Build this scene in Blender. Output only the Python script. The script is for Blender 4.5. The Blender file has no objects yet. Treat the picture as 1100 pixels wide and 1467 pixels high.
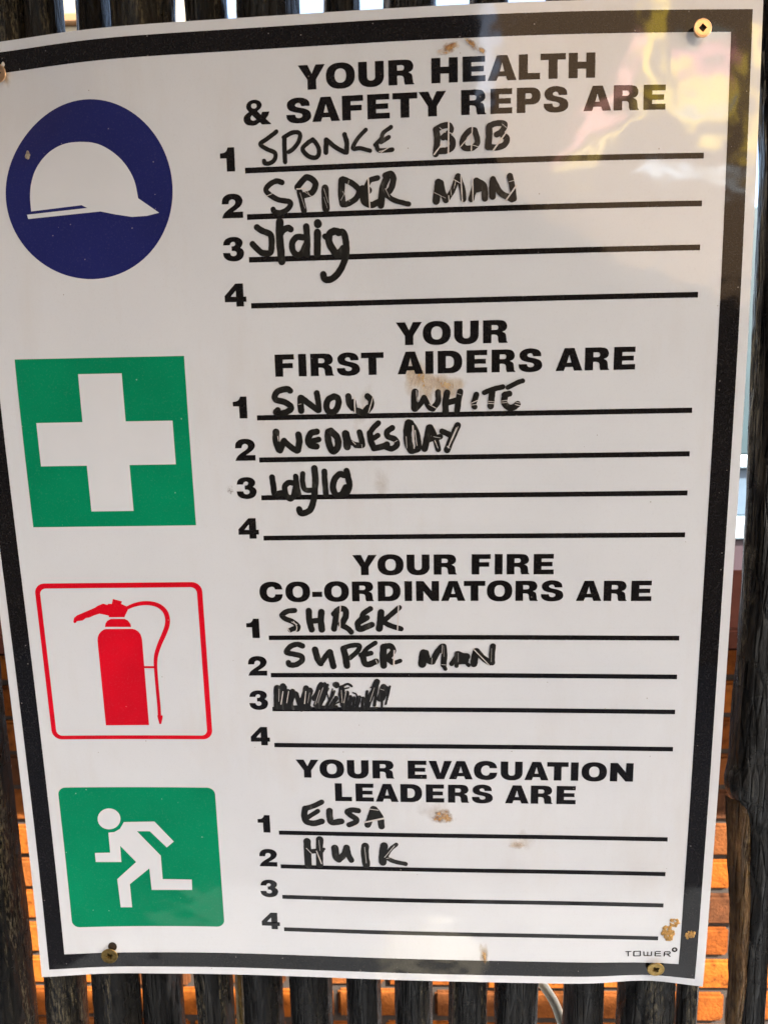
import bpy, bmesh, math, random
from mathutils import Vector, Matrix, noise
from mathutils.geometry import tessellate_polygon

random.seed(7)
scene = bpy.context.scene
COL = scene.collection

# ------------------------------------------------------------------ camera
# Sign coordinates used all through: u = mm to the right, v = mm down from the sheet's top edge,
# h = mm out of the sign.  World: x right, y away from the viewer, z up, metres.
def W3(u, v, h):
    return Vector(((u - 150.0) / 1000.0, -h / 1000.0, 1.7 - v / 1000.0))

CAM_R = [[0.9993343, 0.0183876, 0.0315094], [-0.0135642, 0.9890475, -0.1469728], [-0.0338668, 0.1464476, 0.9886385]]
CAM_C = [172.377, 139.0897, -293.7459]
cam_d = bpy.data.cameras.new("camera")
cam = bpy.data.objects.new("camera", cam_d)
COL.objects.link(cam)
r0, r1, r2 = [Vector((a[0], a[2], -a[1])) for a in CAM_R]
m = Matrix.Identity(4)
for i, ax in enumerate((r0, -r1, -r2)):
    for j in range(3):
        m[j][i] = ax[j]
m.translation = W3(CAM_C[0], CAM_C[1], -CAM_C[2])
cam.matrix_world = m
cam_d.sensor_fit = 'HORIZONTAL'
cam_d.sensor_width = 27.0
cam_d.lens = 1061.711 / 1100.0 * 27.0
cam_d.clip_start = 0.01
cam_d.clip_end = 500.0
cam_d.dof.use_dof = True
cam_d.dof.focus_distance = 0.315
cam_d.dof.aperture_fstop = 32.0
scene.camera = cam

# ------------------------------------------------------------------ world, sun, exposure
SUN_DIR = Vector((0.62, -0.42, 0.66)).normalized()
w = bpy.data.worlds.new("World")
scene.world = w
w.use_nodes = True
nt = w.node_tree
bg = nt.nodes["Background"]
sky = nt.nodes.new("ShaderNodeTexSky")
sky.sky_type = 'NISHITA'
sky.sun_disc = False
sky.dust_density = 4.0
sky.sun_elevation = math.asin(SUN_DIR.z)
sky.sun_rotation = math.atan2(SUN_DIR.x, SUN_DIR.y)
nt.links.new(sky.outputs[0], bg.inputs[0])
bg.inputs[1].default_value = 0.105
sun_d = bpy.data.lights.new("sun", 'SUN')
sun_d.energy = 5.0
sun_d.angle = math.radians(0.53)
sun_d.color = (1.0, 0.95, 0.86)
sun = bpy.data.objects.new("sun", sun_d)
COL.objects.link(sun)
sun.location = SUN_DIR * 20
sun.rotation_euler = SUN_DIR.to_track_quat('Z', 'Y').to_euler()
scene.view_settings.view_transform = 'Standard'
scene.view_settings.look = 'None'
scene.view_settings.gamma = 1.0
scene.view_settings.use_curve_mapping = False
scene.view_settings.exposure = 2.98

# measured outlines on the sign (mm on the sheet): pen strokes [width, points], pictogram outlines, bend of the sheet
D = {"names":{"n1":[[1.313,[[125.5,39.69],[123.89,40.83],[121.75,42.19],[119.33,43.79],[121.61,45.6],[124.43,46.93],[124.85,48.42],[124.06,49.85],[122.45,50.67],[120.88,50.6],[120.5,49.71]]],[1.41,[[128.44,41.76],[128.31,45.15],[128.38,50.41]]],[1.305,[[128.12,41.84],[131.19,40.42],[133.53,40.38],[134.27,41.53],[133.41,43.91],[131.51,46.01],[129.81,47.01]]],[1.353,[[138.88,43.08],[136.77,44.3],[135.04,46.16],[136.63,48.41],[139.19,49.39],[140.77,48.68],[141.1,46.66],[140.13,44.44],[138.88,43.08]]],[1.5,[[143.65,47.74],[143.88,43.4]]],[1.348,[[144.04,43.4],[147.06,45.94],[150.62,48.03]]],[1.444,[[151.23,48.05],[151.42,44.68],[150.68,41.86]]],[1.242,[[158.5,40.57],[155.88,42.95],[153.76,45.99],[153.99,46.96],[156.31,46.82],[159.88,47.83]]],[1.235,[[167.69,40.02],[164.85,41.9],[164.05,43.78],[161.86,45.85]]],[1.335,[[166.86,43.42],[164.03,44.98]]],[1.338,[[162.22,45.86],[162.95,47.67],[165.51,47.92],[168.06,47.78]]],[1.966,[[184.06,41.76],[184.4,44.72],[184.08,48.17],[183.81,49.9]]],[1.78,[[183.87,41.58],[186.27,40.47],[188.46,40.28],[189.37,41.45],[188.82,42.64],[186.61,44.28]]],[1.857,[[187.71,44.15],[189.72,45.26],[189.71,47.69],[187.68,48.83],[184.74,48.89]]],[1.708,[[197.89,42.29],[196.14,42.39],[194.12,44.39],[193.39,46.78],[194.48,48.28],[197.23,48.24],[198.88,46.46],[198.4,43.85],[197.89,42.29]]],[1.989,[[203.07,41.44],[203.08,44.36],[202.72,48.15]]],[1.7,[[203.07,41.09],[205.62,40.25],[208.16,40.34],[208.72,41.28],[207.45,43.13],[205.81,44.04]]],[1.777,[[207.89,44.18],[209.47,45.61],[208.57,47.65],[206.02,48.43],[203.09,48.23]]]],"n2":[[1.632,[[126.9,57.56],[124.82,56.99],[122.15,58.12],[120.75,60.04],[122.51,62.08],[125.6,63.68],[129.26,64.4],[129.73,65.8],[128.08,67.48],[125.42,68.23],[123.59,67.67],[123.2,66.96]]],[1.831,[[133.32,60.99],[134.22,64.97],[134.8,67.86]]],[1.873,[[132.59,59.49],[134.77,57.12],[136.37,56.11],[138.93,57.53],[139.39,59.26],[137.74,61.65],[134.31,62.51]]],[2.279,[[142.91,60.12],[142.9,63.8],[143.05,67.25]]],[2.118,[[149.22,57.67],[148.94,62.06],[149.35,65.8]]],[1.764,[[149.59,57.3],[152.92,58.79],[155.44,61.32],[154.34,64.21],[151.17,65.96],[149.35,66.1]]],[1.604,[[162.5,57.31],[159.65,58.07],[158.05,60.44],[155.95,61.83]]],[1.862,[[156.98,61.87],[157.16,65.29],[159.98,66.72],[163.11,65.51]]],[2.109,[[156.75,60.88],[158.96,61.55]]],[2.315,[[157.74,62.87],[158.06,64.59]]],[2.104,[[166.11,56.86],[164.23,61.16],[163.5,66.89]]],[1.898,[[165.35,56.59],[167.41,56.18],[168.3,57.91],[167.32,61.27],[165.22,63.14]]],[1.504,[[165.48,63.39],[168.28,65.2],[172.38,66.56],[173.82,66.86]]],[2.244,[[183.87,66.2],[184.46,61.82],[184.73,59.79]]],[1.881,[[185.59,59.92],[186.31,63.29],[187.41,65.97]]],[1.661,[[187.52,66.08],[189.83,62.7],[191.7,57.86]]],[1.804,[[191.89,57.86],[193.35,62.12],[193.83,65.83]]],[1.803,[[196.69,65.92],[197.61,62.96],[198.42,59.66]]],[1.945,[[198.53,59.66],[201.3,61.68],[201.61,65.83]]],[1.801,[[197.79,62.79],[200.93,62.19]]],[2.015,[[204.45,65.29],[204.32,62.48],[204.53,59.33]]],[1.871,[[204.6,59.51],[207.21,63.97],[211.47,66.38]]],[1.797,[[212.21,66.23],[211.69,62.7],[210.66,58.41]]]],"n3":[[1.917,[[116.79,73.18],[118.78,74.52],[121.59,75.77],[122.13,77.53],[121.99,80.63],[121.29,82.48],[118.42,82.4],[116.43,80.86],[114.87,79.14]]],[2.391,[[125.53,71.53],[125.18,76.08],[125.43,81.9],[125.68,85.73]]],[1.985,[[125.69,75.71],[126.97,74.28],[128.62,73.79],[129.54,74.28]]],[1.91,[[134.0,77.32],[131.76,77.13],[130.05,78.94],[129.95,81.65],[131.51,83.56],[133.58,82.92],[135.13,79.87]]],[1.985,[[135.44,73.51],[135.59,78.33],[135.4,83.56]]],[2.222,[[139.55,75.68],[139.42,79.61],[139.2,83.67]]],[2.446,[[139.75,72.39],[139.82,72.7]]],[1.78,[[142.35,77.2],[143.34,77.88]]],[2.216,[[147.26,75.7],[145.65,75.5],[144.07,76.68],[143.97,79.75],[145.83,82.9],[147.24,83.41],[149.11,81.84]]],[2.068,[[147.45,76.09],[149.28,76.07],[150.09,78.79],[150.2,82.26],[149.61,85.73],[147.66,89.55],[145.13,92.22],[142.85,92.94],[141.52,92.12],[141.28,90.82]]],[1.985,[[146.6,84.09],[149.05,83.97]]]],"n4":[[2.004,[[126.85,
133.94],[125.54,133.26],[122.38,133.86],[120.73,135.58],[121.09,137.35],[124.41,138.3],[126.67,139.89],[126.29,141.43],[123.31,142.62],[120.85,142.22],[121.57,141.34]]],[2.137,[[130.77,141.73],[130.65,139.3],[130.76,136.74]]],[2.002,[[130.98,136.74],[133.81,138.91],[137.29,141.63]]],[1.91,[[137.73,141.63],[137.63,138.54],[137.18,135.1]]],[2.042,[[143.74,136.46],[141.46,137.73],[140.69,140.36],[141.74,142.37],[143.99,142.19],[145.42,139.56],[145.28,137.14],[143.74,136.46]]],[1.994,[[149.4,136.47],[149.67,139.2],[150.83,140.99]]],[1.775,[[151.34,138.57],[151.84,141.45],[153.38,142.27]]],[2.131,[[153.38,142.36],[155.15,143.05],[156.98,141.1]]],[1.991,[[156.87,136.61],[158.16,138.26],[157.88,140.67],[156.05,142.76]]],[2.15,[[175.31,135.35],[175.03,138.35],[175.09,141.67]]],[1.76,[[175.49,141.87],[177.72,139.38],[178.72,137.45]]],[1.759,[[178.72,137.45],[180.65,141.13],[182.12,141.99]]],[1.853,[[182.12,141.89],[184.1,139.01],[184.12,135.52]]],[2.046,[[187.63,135.78],[187.03,139.06],[187.02,143.2]]],[1.947,[[187.27,139.79],[191.91,138.67]]],[1.946,[[192.64,135.54],[191.91,139.15],[191.43,143.13]]],[1.843,[[198.82,136.77],[197.86,139.99]]],[1.654,[[197.92,141.3],[198.26,141.5]]],[1.639,[[201.87,136.05],[205.0,134.91],[208.86,134.03]]],[2.034,[[204.87,136.26],[204.56,138.9],[204.34,141.32]]],[1.535,[[210.79,134.3],[214.61,132.47],[216.33,131.93]]],[1.929,[[209.48,137.06],[211.31,136.71]]],[2.032,[[209.86,136.98],[209.42,139.96],[211.38,142.03],[213.31,141.72],[214.65,140.63]]]],"n5":[[2.263,[[120.47,149.89],[120.29,153.4],[121.26,156.8]]],[2.176,[[121.7,157.13],[123.47,153.45]]],[1.994,[[123.47,153.45],[125.86,155.75],[128.5,157.51]]],[2.17,[[128.84,157.15],[129.58,153.55],[129.24,150.98]]],[2.075,[[136.6,149.98],[134.23,150.57],[133.0,153.16],[133.81,155.33],[136.28,155.83]]],[1.896,[[134.1,153.85],[137.21,153.09]]],[2.252,[[142.16,149.81],[141.0,150.6],[141.1,154.19],[142.55,157.82],[144.65,156.05],[144.54,152.45],[142.16,149.81]]],[2.476,[[147.84,150.93],[148.33,153.86],[148.4,156.2]]],[1.62,[[148.43,150.81],[149.23,153.87],[151.45,155.26]]],[1.889,[[153.38,150.44],[154.19,153.95],[154.28,155.66],[151.76,155.49]]],[1.787,[[160.86,147.0],[159.03,148.66],[157.41,150.87]]],[2.066,[[157.41,150.87],[157.79,154.01],[158.85,156.63]]],[1.704,[[160.53,151.9],[158.25,153.34]]],[1.98,[[158.84,156.95],[162.01,156.32],[164.05,155.45]]],[1.892,[[166.24,148.98],[164.22,150.53],[164.58,152.42],[167.15,153.46],[168.01,155.47],[166.09,157.18],[163.6,156.5]]],[2.681,[[172.7,147.36],[172.16,150.56],[172.35,155.03],[173.56,157.8]]],[2.086,[[173.45,147.23],[175.39,150.62],[176.33,155.1],[176.15,157.34],[174.05,158.15]]],[2.182,[[178.79,157.38],[179.82,153.16],[180.69,149.22]]],[1.882,[[181.09,148.98],[182.79,152.71],[184.1,157.7]]],[1.784,[[180.06,153.91],[184.92,152.75]]],[1.876,[[185.62,150.63],[188.23,151.91]]],[2.175,[[191.67,148.42],[189.46,153.31],[187.57,158.0]]]],"n6":[[2.0,[[117.96,167.79],[118.34,171.56],[118.76,174.66],[121.66,174.2]]],[1.923,[[126.43,170.33],[124.53,170.11],[122.93,171.63],[123.16,174.72],[124.61,176.68],[126.19,175.54],[127.12,172.08]]],[1.841,[[127.43,167.55],[127.72,171.31],[128.34,174.72]]],[1.763,[[130.34,166.56],[130.08,169.81],[130.91,172.9],[133.56,173.32]]],[2.159,[[135.06,164.45],[135.26,169.12],[134.76,174.11],[133.94,178.36],[132.47,181.45],[129.72,182.71],[128.59,182.18],[128.26,180.93]]],[1.912,[[139.0,165.81],[139.04,169.94],[139.3,175.26]]],[2.103,[[146.73,167.37],[144.84,167.08],[142.87,169.23],[142.18,172.67],[143.43,175.31],[145.73,175.03],[147.33,172.36]]],[2.063,[[147.84,165.67],[148.4,168.54],[148.81,171.23],[148.05,173.91],[146.49,175.04]]]],"n7":[[1.838,[[124.59,223.58],[121.67,223.94],[119.22,225.47],[120.47,227.13],[123.58,228.53],[125.62,230.47],[125.3,231.74]]],[1.736,[[124.8,231.02],[122.37,232.11]]],[2.159,[[130.39,223.73],[130.49,228.02],[131.29,231.88]]],[1.943,[[131.0,228.29],[134.71,228.04]]],[2.265,[[135.64,224.31],[135.24,228.04],[135.53,231.91]]],[2.046,[[141.97,223.81],[141.31,228.08],
[140.66,231.76]]],[2.148,[[140.87,225.17],[143.31,223.05],[145.55,223.61],[145.57,226.46],[143.63,229.74]]],[1.942,[[143.62,230.02],[146.22,231.4],[147.75,233.06]]],[1.93,[[155.89,223.07],[152.96,225.13],[152.39,227.04],[150.5,228.95]]],[1.933,[[154.49,226.88],[151.56,228.68]]],[2.153,[[150.49,229.5],[151.21,231.87],[154.14,230.89],[156.37,229.91]]],[2.359,[[160.31,224.62],[159.97,228.17],[159.38,231.57]]],[1.817,[[167.81,222.58],[164.21,225.72],[161.02,228.44]]],[1.824,[[161.01,228.72],[164.13,230.37],[168.4,231.76]]]],"n8":[[1.974,[[127.13,239.08],[125.03,238.35],[122.05,239.34],[120.34,241.86],[123.51,242.71],[126.41,243.56],[126.71,245.52],[124.11,247.37],[121.43,247.37],[120.94,246.35]]],[2.298,[[132.39,240.67],[133.31,244.7],[134.57,246.83]]],[1.968,[[134.57,246.83],[136.82,243.58],[138.48,241.63]]],[2.187,[[138.59,241.74],[139.41,245.83],[139.87,248.07]]],[2.291,[[144.37,240.37],[145.05,244.16],[145.58,247.97]]],[1.739,[[144.11,240.09],[147.59,238.99],[150.87,239.0],[150.18,241.38],[146.91,244.44]]],[1.626,[[157.67,237.79],[154.45,240.0],[152.92,241.78]]],[1.848,[[155.72,242.34],[151.61,243.17]]],[2.179,[[152.25,243.06],[152.96,246.58],[154.81,247.25],[157.76,245.96]]],[2.389,[[161.06,239.63],[160.72,243.63],[160.9,247.81]]],[2.058,[[161.06,239.46],[163.97,239.3],[164.99,241.41],[162.82,244.18]]],[2.065,[[162.29,244.46],[164.48,246.3]]],[1.521,[[165.96,246.41],[167.82,245.69]]],[2.879,[[177.56,242.24],[177.17,244.96],[176.96,247.1]]],[2.27,[[178.48,242.24],[179.19,244.96],[180.66,246.04]]],[2.189,[[181.21,246.04],[183.07,242.23],[185.29,239.41]]],[2.113,[[185.84,239.33],[186.08,243.39],[185.8,247.47]]],[1.44,[[185.8,247.67],[186.53,249.22]]],[1.735,[[189.11,246.96],[190.77,244.55],[191.87,242.41]]],[2.485,[[191.68,242.8],[194.06,243.76],[195.34,243.76]]],[2.942,[[191.86,245.51],[194.43,245.31]]],[1.512,[[191.13,247.85],[191.31,246.87]]],[1.359,[[194.79,246.09],[196.11,247.56]]],[2.483,[[198.27,246.93],[198.63,244.13],[199.35,241.5]]],[2.104,[[199.54,241.43],[201.73,244.12],[204.84,246.36]]],[2.024,[[205.75,246.35],[205.73,242.56],[206.07,239.25]]]],"n9":[[2.516,[[115.7,257.84],[115.33,265.88]]],[2.234,[[118.18,256.98],[117.23,265.87]]],[1.676,[[120.24,259.26],[119.15,265.58]]],[1.898,[[122.13,259.26],[120.75,266.15]]],[1.898,[[123.43,260.4],[125.59,267.17]]],[2.006,[[127.97,257.83],[126.59,262.69],[125.87,267.0]]],[1.894,[[129.55,258.68],[128.06,266.42]]],[1.664,[[131.18,262.68],[134.38,256.12]]],[1.332,[[131.45,265.54],[135.89,255.95]]],[0.888,[[137.16,256.4],[132.3,266.0]]],[1.222,[[137.0,258.1],[133.49,266.0]]],[1.987,[[140.44,256.28],[140.71,256.4]]],[1.0,[[139.92,259.24],[136.19,266.1]]],[1.556,[[140.64,262.08],[138.35,266.09]]],[1.885,[[142.93,257.53],[142.77,262.65],[143.84,266.53]]],[0.772,[[143.37,256.96],[145.65,255.94],[147.23,256.96]]],[1.441,[[145.27,259.8],[144.19,265.79]]],[1.22,[[146.68,261.5],[145.89,266.53]]],[0.999,[[148.16,262.07],[147.48,267.49]]],[1.33,[[150.42,262.06],[149.11,266.91]]],[0.997,[[151.92,262.06],[151.28,266.51]]],[0.885,[[153.7,259.21],[152.78,266.33]]],[1.876,[[157.96,254.97],[155.15,261.48],[153.43,266.16]]],[0.992,[[158.17,255.53],[156.67,265.34]]],[2.312,[[160.69,257.22],[159.15,262.04]]],[1.102,[[158.87,262.89],[160.48,262.6],[162.18,257.5]]],[0.771,[[163.36,257.04],[161.51,264.76]]],[0.773,[[159.97,261.47],[159.76,266.47]]],[0.552,[[162.19,262.59],[161.24,264.99]]],[1.681,[[114.48,266.63],[129.14,266.7]]],[1.004,[[131.86,266.4],[140.51,266.2]]],[1.334,[[144.8,266.93],[150.17,267.48]]],[0.888,[[149.1,267.49],[157.72,266.6]]],[0.667,[[141.65,264.08],[138.37,265.64]]],[0.554,[[132.63,259.82],[135.45,256.4]]],[0.499,[[136.44,258.67],[137.39,262.66]]],[0.444,[[139.15,258.1],[137.31,264.95]]],[0.497,[[143.98,258.1],[146.14,257.53]]],[0.443,[[147.69,259.79],[149.27,260.93],[148.61,265.49]]],[0.44,[[155.24,257.51],[156.87,256.38]]],[0.496,[[161.85,260.89],[160.22,262.03]]]],"n10":[[1.997,[[132.74,310.49],[129.16,312.47],[125.35,313.76]]],[2.327,[[125.35,313.76],[124.87,316.96],[125.6,
319.99],[128.84,320.91],[132.41,319.84]]],[1.794,[[130.83,314.91],[126.43,318.03]]],[2.423,[[136.0,314.7],[135.99,317.83],[136.92,320.18],[141.05,319.66]]],[2.098,[[148.49,314.41],[146.11,314.07],[143.84,314.93],[145.04,316.56],[147.58,318.43],[146.94,320.09],[144.41,321.24]]],[2.405,[[155.08,313.37],[154.0,316.94],[152.51,321.13]]],[2.403,[[155.67,313.53],[157.97,317.41],[158.53,321.79]]],[2.613,[[154.0,317.21],[157.72,317.31]]],[2.088,[[155.3,314.73],[155.74,316.91]]]],"n11":[[2.691,[[125.56,329.75],[125.51,334.82],[125.6,341.33]]],[1.934,[[125.76,334.92],[131.89,334.08]]],[2.684,[[131.17,328.76],[130.85,334.67],[130.72,341.18]]],[1.072,[[132.15,334.07],[132.93,333.32]]],[2.679,[[137.76,332.69],[138.14,336.73],[139.35,338.39]]],[2.46,[[139.35,338.39],[141.97,335.5],[142.98,332.39]]],[2.138,[[143.08,332.39],[143.73,336.02],[144.82,338.53]]],[2.878,[[151.16,331.47],[150.96,335.28],[151.44,340.61]]],[2.868,[[159.44,331.06],[158.86,335.09],[158.77,339.3]]],[1.589,[[164.8,330.34],[162.16,332.79],[160.08,336.75]]],[1.702,[[160.08,336.75],[163.56,338.63],[168.66,339.81]]]]},"scratches":{"n1":[[0.499,[[188.54,39.18],[188.34,49.72]]],[0.427,[[197.02,41.22],[196.72,49.15]]],[0.465,[[183.25,50.05],[186.04,46.68]]],[0.356,[[192.65,47.97],[196.87,43.46]]],[0.533,[[204.56,49.42],[209.45,43.03]]],[0.214,[[188.82,42.81],[190.65,43.57]]],[0.214,[[185.35,40.95],[187.35,42.75]]],[0.347,[[163.96,48.57],[166.8,47.01]]],[0.248,[[163.2,48.3],[165.0,47.9]]],[0.177,[[207.8,40.57],[209.26,41.82]]],[0.214,[[196.87,47.25],[199.43,48.04]]]],"n2":[[0.502,[[159.05,57.32],[159.44,67.83]]],[0.456,[[132.3,60.12],[135.6,60.1]]],[0.255,[[121.03,62.13],[122.96,61.46]]],[0.151,[[149.47,61.59],[151.97,65.21]]],[0.151,[[148.6,64.74],[151.05,60.92]]],[0.153,[[133.56,61.5],[135.2,66.98]]],[0.127,[[142.48,60.35],[143.89,65.31]]],[0.151,[[151.91,57.78],[150.77,61.64]]],[0.152,[[134.64,60.8],[138.22,63.14]]],[0.127,[[135.71,60.1],[137.19,62.61]]],[0.101,[[142.39,63.29],[143.57,67.27]]],[0.216,[[190.22,58.86],[192.62,60.27]]],[0.361,[[192.88,57.72],[193.39,66.7]]],[0.397,[[197.23,58.75],[197.24,66.82]]],[0.254,[[188.42,64.42],[188.59,66.89]]],[0.54,[[209.26,66.84],[213.08,61.69]]],[0.179,[[210.31,60.39],[212.33,59.92]]],[0.145,[[188.92,60.92],[189.46,64.45]]],[0.18,[[190.96,59.58],[190.39,62.02]]],[0.145,[[183.15,63.18],[187.23,65.26]]],[0.15,[[165.26,61.2],[166.75,64.17]]]],"n4":[[0.576,[[151.74,137.04],[151.85,142.86]]],[0.31,[[158.95,137.09],[157.11,142.95]]],[0.291,[[196.55,140.11],[199.46,138.95]]],[0.194,[[196.7,140.79],[199.23,140.5]]],[0.243,[[203.21,140.13],[205.79,140.42]]],[0.194,[[203.2,139.36],[205.78,139.65]]],[0.242,[[208.05,139.45],[210.47,139.2]]],[0.194,[[208.06,140.17],[210.48,139.98]]],[0.242,[[213.54,140.76],[215.48,141.32]]],[0.193,[[214.01,140.04],[215.71,140.31]]],[0.195,[[175.81,134.73],[176.01,138.86]]],[0.244,[[180.66,140.16],[183.35,141.67]]],[0.194,[[191.43,136.24],[192.89,136.75]]],[0.178,[[129.75,139.28],[130.88,139.08]]]],"n5":[[0.445,[[191.18,149.39],[187.97,157.01]]],[0.247,[[191.82,149.01],[189.36,154.3]]],[0.596,[[174.27,148.37],[174.66,157.06]]],[0.298,[[175.14,150.12],[175.82,156.08]]],[0.248,[[182.78,154.2],[184.0,157.2]]],[0.198,[[182.3,152.71],[185.01,153.24]]],[0.248,[[187.47,156.51],[188.56,157.27]]],[0.27,[[150.45,153.89],[151.67,155.26]]],[0.18,[[154.15,155.3],[154.25,156.88]]],[0.316,[[121.15,151.61],[121.24,153.41]]],[0.199,[[166.13,154.94],[168.14,153.97]]],[0.199,[[171.64,152.54],[171.83,157.02]]],[0.198,[[183.06,149.75],[183.79,151.25]]]],"n7":[[0.538,[[143.56,221.8],[143.03,232.05]]],[0.428,[[167.52,221.66],[166.87,232.58]]],[0.325,[[123.05,228.52],[125.23,229.64]]],[0.379,[[123.86,228.25],[125.18,230.74],[124.56,232.96]]],[0.326,[[121.09,231.0],[122.08,232.66]]]],"n8":[[0.543,[[165.41,241.13],[165.14,247.81]]],[0.338,[[198.37,240.77],[204.48,247.4]]],[0.151,[[185.37,238.68],[185.09,242.62]]],[0.151,[[181.04,244.37],[180.83,247.09]]],[0.113,[[185.84,239.14],[186.0,243.78]]],[0.189,[[184.88,247.28],[187.09,247.47]]],
[0.113,[[205.53,240.25],[205.39,246.04]]],[0.113,[[191.87,242.22],[191.86,246.09]]],[0.218,[[158.26,246.97],[157.77,245.29]]]],"n9":[[0.391,[[118.07,259.27],[117.0,265.01]]],[0.335,[[120.51,259.26],[119.47,264.43]]],[0.39,[[127.8,259.25],[127.05,264.69]]],[0.222,[[133.75,258.68],[131.64,264.97]]],[0.167,[[135.14,257.54],[132.74,264.39]]],[0.222,[[145.04,258.66],[143.8,264.36]]],[0.165,[[156.84,257.51],[154.83,263.76]]],[0.165,[[159.23,258.07],[160.82,258.63]]],[0.168,[[116.5,258.12],[116.13,263.86]]],[0.167,[[129.4,259.82],[128.41,264.4]]],[0.166,[[142.89,258.66],[143.15,264.36]]]],"n10":[[0.681,[[151.19,319.9],[159.45,317.94]]],[0.313,[[153.09,313.46],[157.3,313.99]]],[0.316,[[146.14,322.03],[148.17,321.0]]]],"n11":[[0.269,[[125.07,333.13],[127.26,335.61]]],[0.431,[[129.59,334.42],[131.55,340.59]]],[0.318,[[159.58,336.76],[163.94,331.08]]],[0.213,[[160.32,337.3],[162.59,336.69]]],[0.213,[[150.89,331.92],[151.46,339.76]]],[0.161,[[130.81,329.05],[131.13,334.1]]]]},"helmet":[[29.77,64.43],[29.51,58.86],[30.1,53.94],[31.87,49.07],[34.99,44.93],[39.13,41.82],[44.59,39.95],[51.27,39.81],[57.14,40.89],[62.2,43.56],[66.51,47.33],[69.47,51.62],[71.15,55.84],[71.98,61.23],[79.74,66.73],[74.91,67.71],[69.16,67.88],[62.83,66.77],[57.12,65.49],[28.47,67.21],[28.08,65.59],[52.04,64.03],[49.83,62.92]],"ext_body":[[40.43,236.21],[40.71,234.77],[41.31,233.43],[42.2,232.38],[43.34,231.53],[44.52,231.21],[55.78,231.14],[57.12,231.54],[58.28,232.4],[59.09,233.7],[59.5,235.86],[59.17,274.92],[40.26,275.04]],"ext_collar":[[44.25,230.25],[44.53,228.82],[45.43,227.54],[47.02,226.75],[52.98,226.75],[54.28,227.47],[55.19,229.04],[55.35,230.33]],"ext_head":[[46.32,225.98],[46.25,225.27],[44.69,224.88],[42.45,224.38],[40.08,225.12],[37.92,226.05],[36.53,226.23],[35.04,227.31],[32.47,227.63],[32.18,228.24],[31.23,228.47],[30.99,227.76],[31.49,226.1],[32.75,225.06],[40.89,221.68],[41.87,220.98],[44.49,219.96],[46.03,220.54],[46.76,220.08],[48.13,220.09],[48.79,217.98],[52.55,219.09],[52.0,220.12],[54.39,221.32],[54.72,222.74],[53.9,224.15],[53.36,225.09],[52.91,226.03]],"ext_hose":[1.787,[[54.47,221.93],[57.41,220.73],[61.12,219.97],[64.74,220.09],[67.84,221.11],[70.16,223.34],[71.05,226.41],[70.69,229.73],[69.1,233.52],[66.92,237.82],[65.18,242.14],[64.44,245.53],[64.21,249.42],[64.16,257.25],[64.21,265.16],[64.07,270.9]]],"ext_bracket":[[58.91,247.84],[63.87,247.86],[63.79,248.83],[58.92,248.81]],"ext_nozzle":[[63.13,270.4],[65.48,270.4],[65.4,271.4],[64.54,274.41],[63.74,274.41],[63.23,271.4]],"runner":[[36.51,326.76],[39.24,326.46],[41.88,324.9],[43.96,321.54],[57.68,321.28],[65.62,331.14],[62.23,334.11],[55.14,326.08],[49.42,326.1],[59.17,338.27],[59.1,350.13],[72.36,350.23],[72.2,355.49],[53.67,355.64],[53.46,344.69],[43.92,352.7],[44.04,364.52],[38.82,364.46],[38.44,350.08],[47.75,341.49],[41.2,333.34],[41.06,341.46],[29.52,341.33],[29.51,336.8],[36.39,336.72]],"runner_head":[[42.54,319.97],[42.35,320.98],[41.97,321.94],[41.42,322.84],[40.71,323.62],[39.87,324.26],[38.94,324.73],[37.95,325.02],[36.94,325.11],[35.95,325.01],[35.02,324.7],[34.18,324.22],[33.46,323.57],[32.9,322.78],[32.51,321.88],[32.31,320.91],[32.31,319.91],[32.5,318.9],[32.88,317.94],[33.44,317.06],[34.15,316.28],[34.98,315.65],[35.91,315.18],[36.89,314.9],[37.9,314.81],[38.88,314.91],[39.81,315.2],[40.65,315.68],[41.37,316.32],[41.94,317.1],[42.33,318.0],[42.53,318.96]],"mark":[[0.472,[[265.41,381.97],[268.07,381.77]]],[0.532,[[266.66,382.01],[266.81,384.41]]],[0.473,[[268.99,381.75],[272.04,381.53]]],[0.561,[[271.91,381.53],[272.04,384.17]]],[0.481,[[272.04,384.1],[269.22,384.22]]],[0.561,[[269.22,384.22],[269.12,381.75]]],[0.561,[[273.41,381.64],[273.7,383.97]]],[0.48,[[273.69,383.91],[276.79,383.87]]],[0.505,[[275.15,381.74],[275.25,383.86]]],[0.56,[[276.82,381.53],[276.84,383.87]]],[0.471,[[280.8,381.37],[278.59,381.47]]],[0.559,[[278.4,381.47],[278.48,383.96]]],[0.478,[[278.47,383.9],[281.1,383.78]]],[0.446,[[278.43,382.65],[280.88,382.48]]],[0.556,[[282.34,383.93],[282.4,
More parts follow.
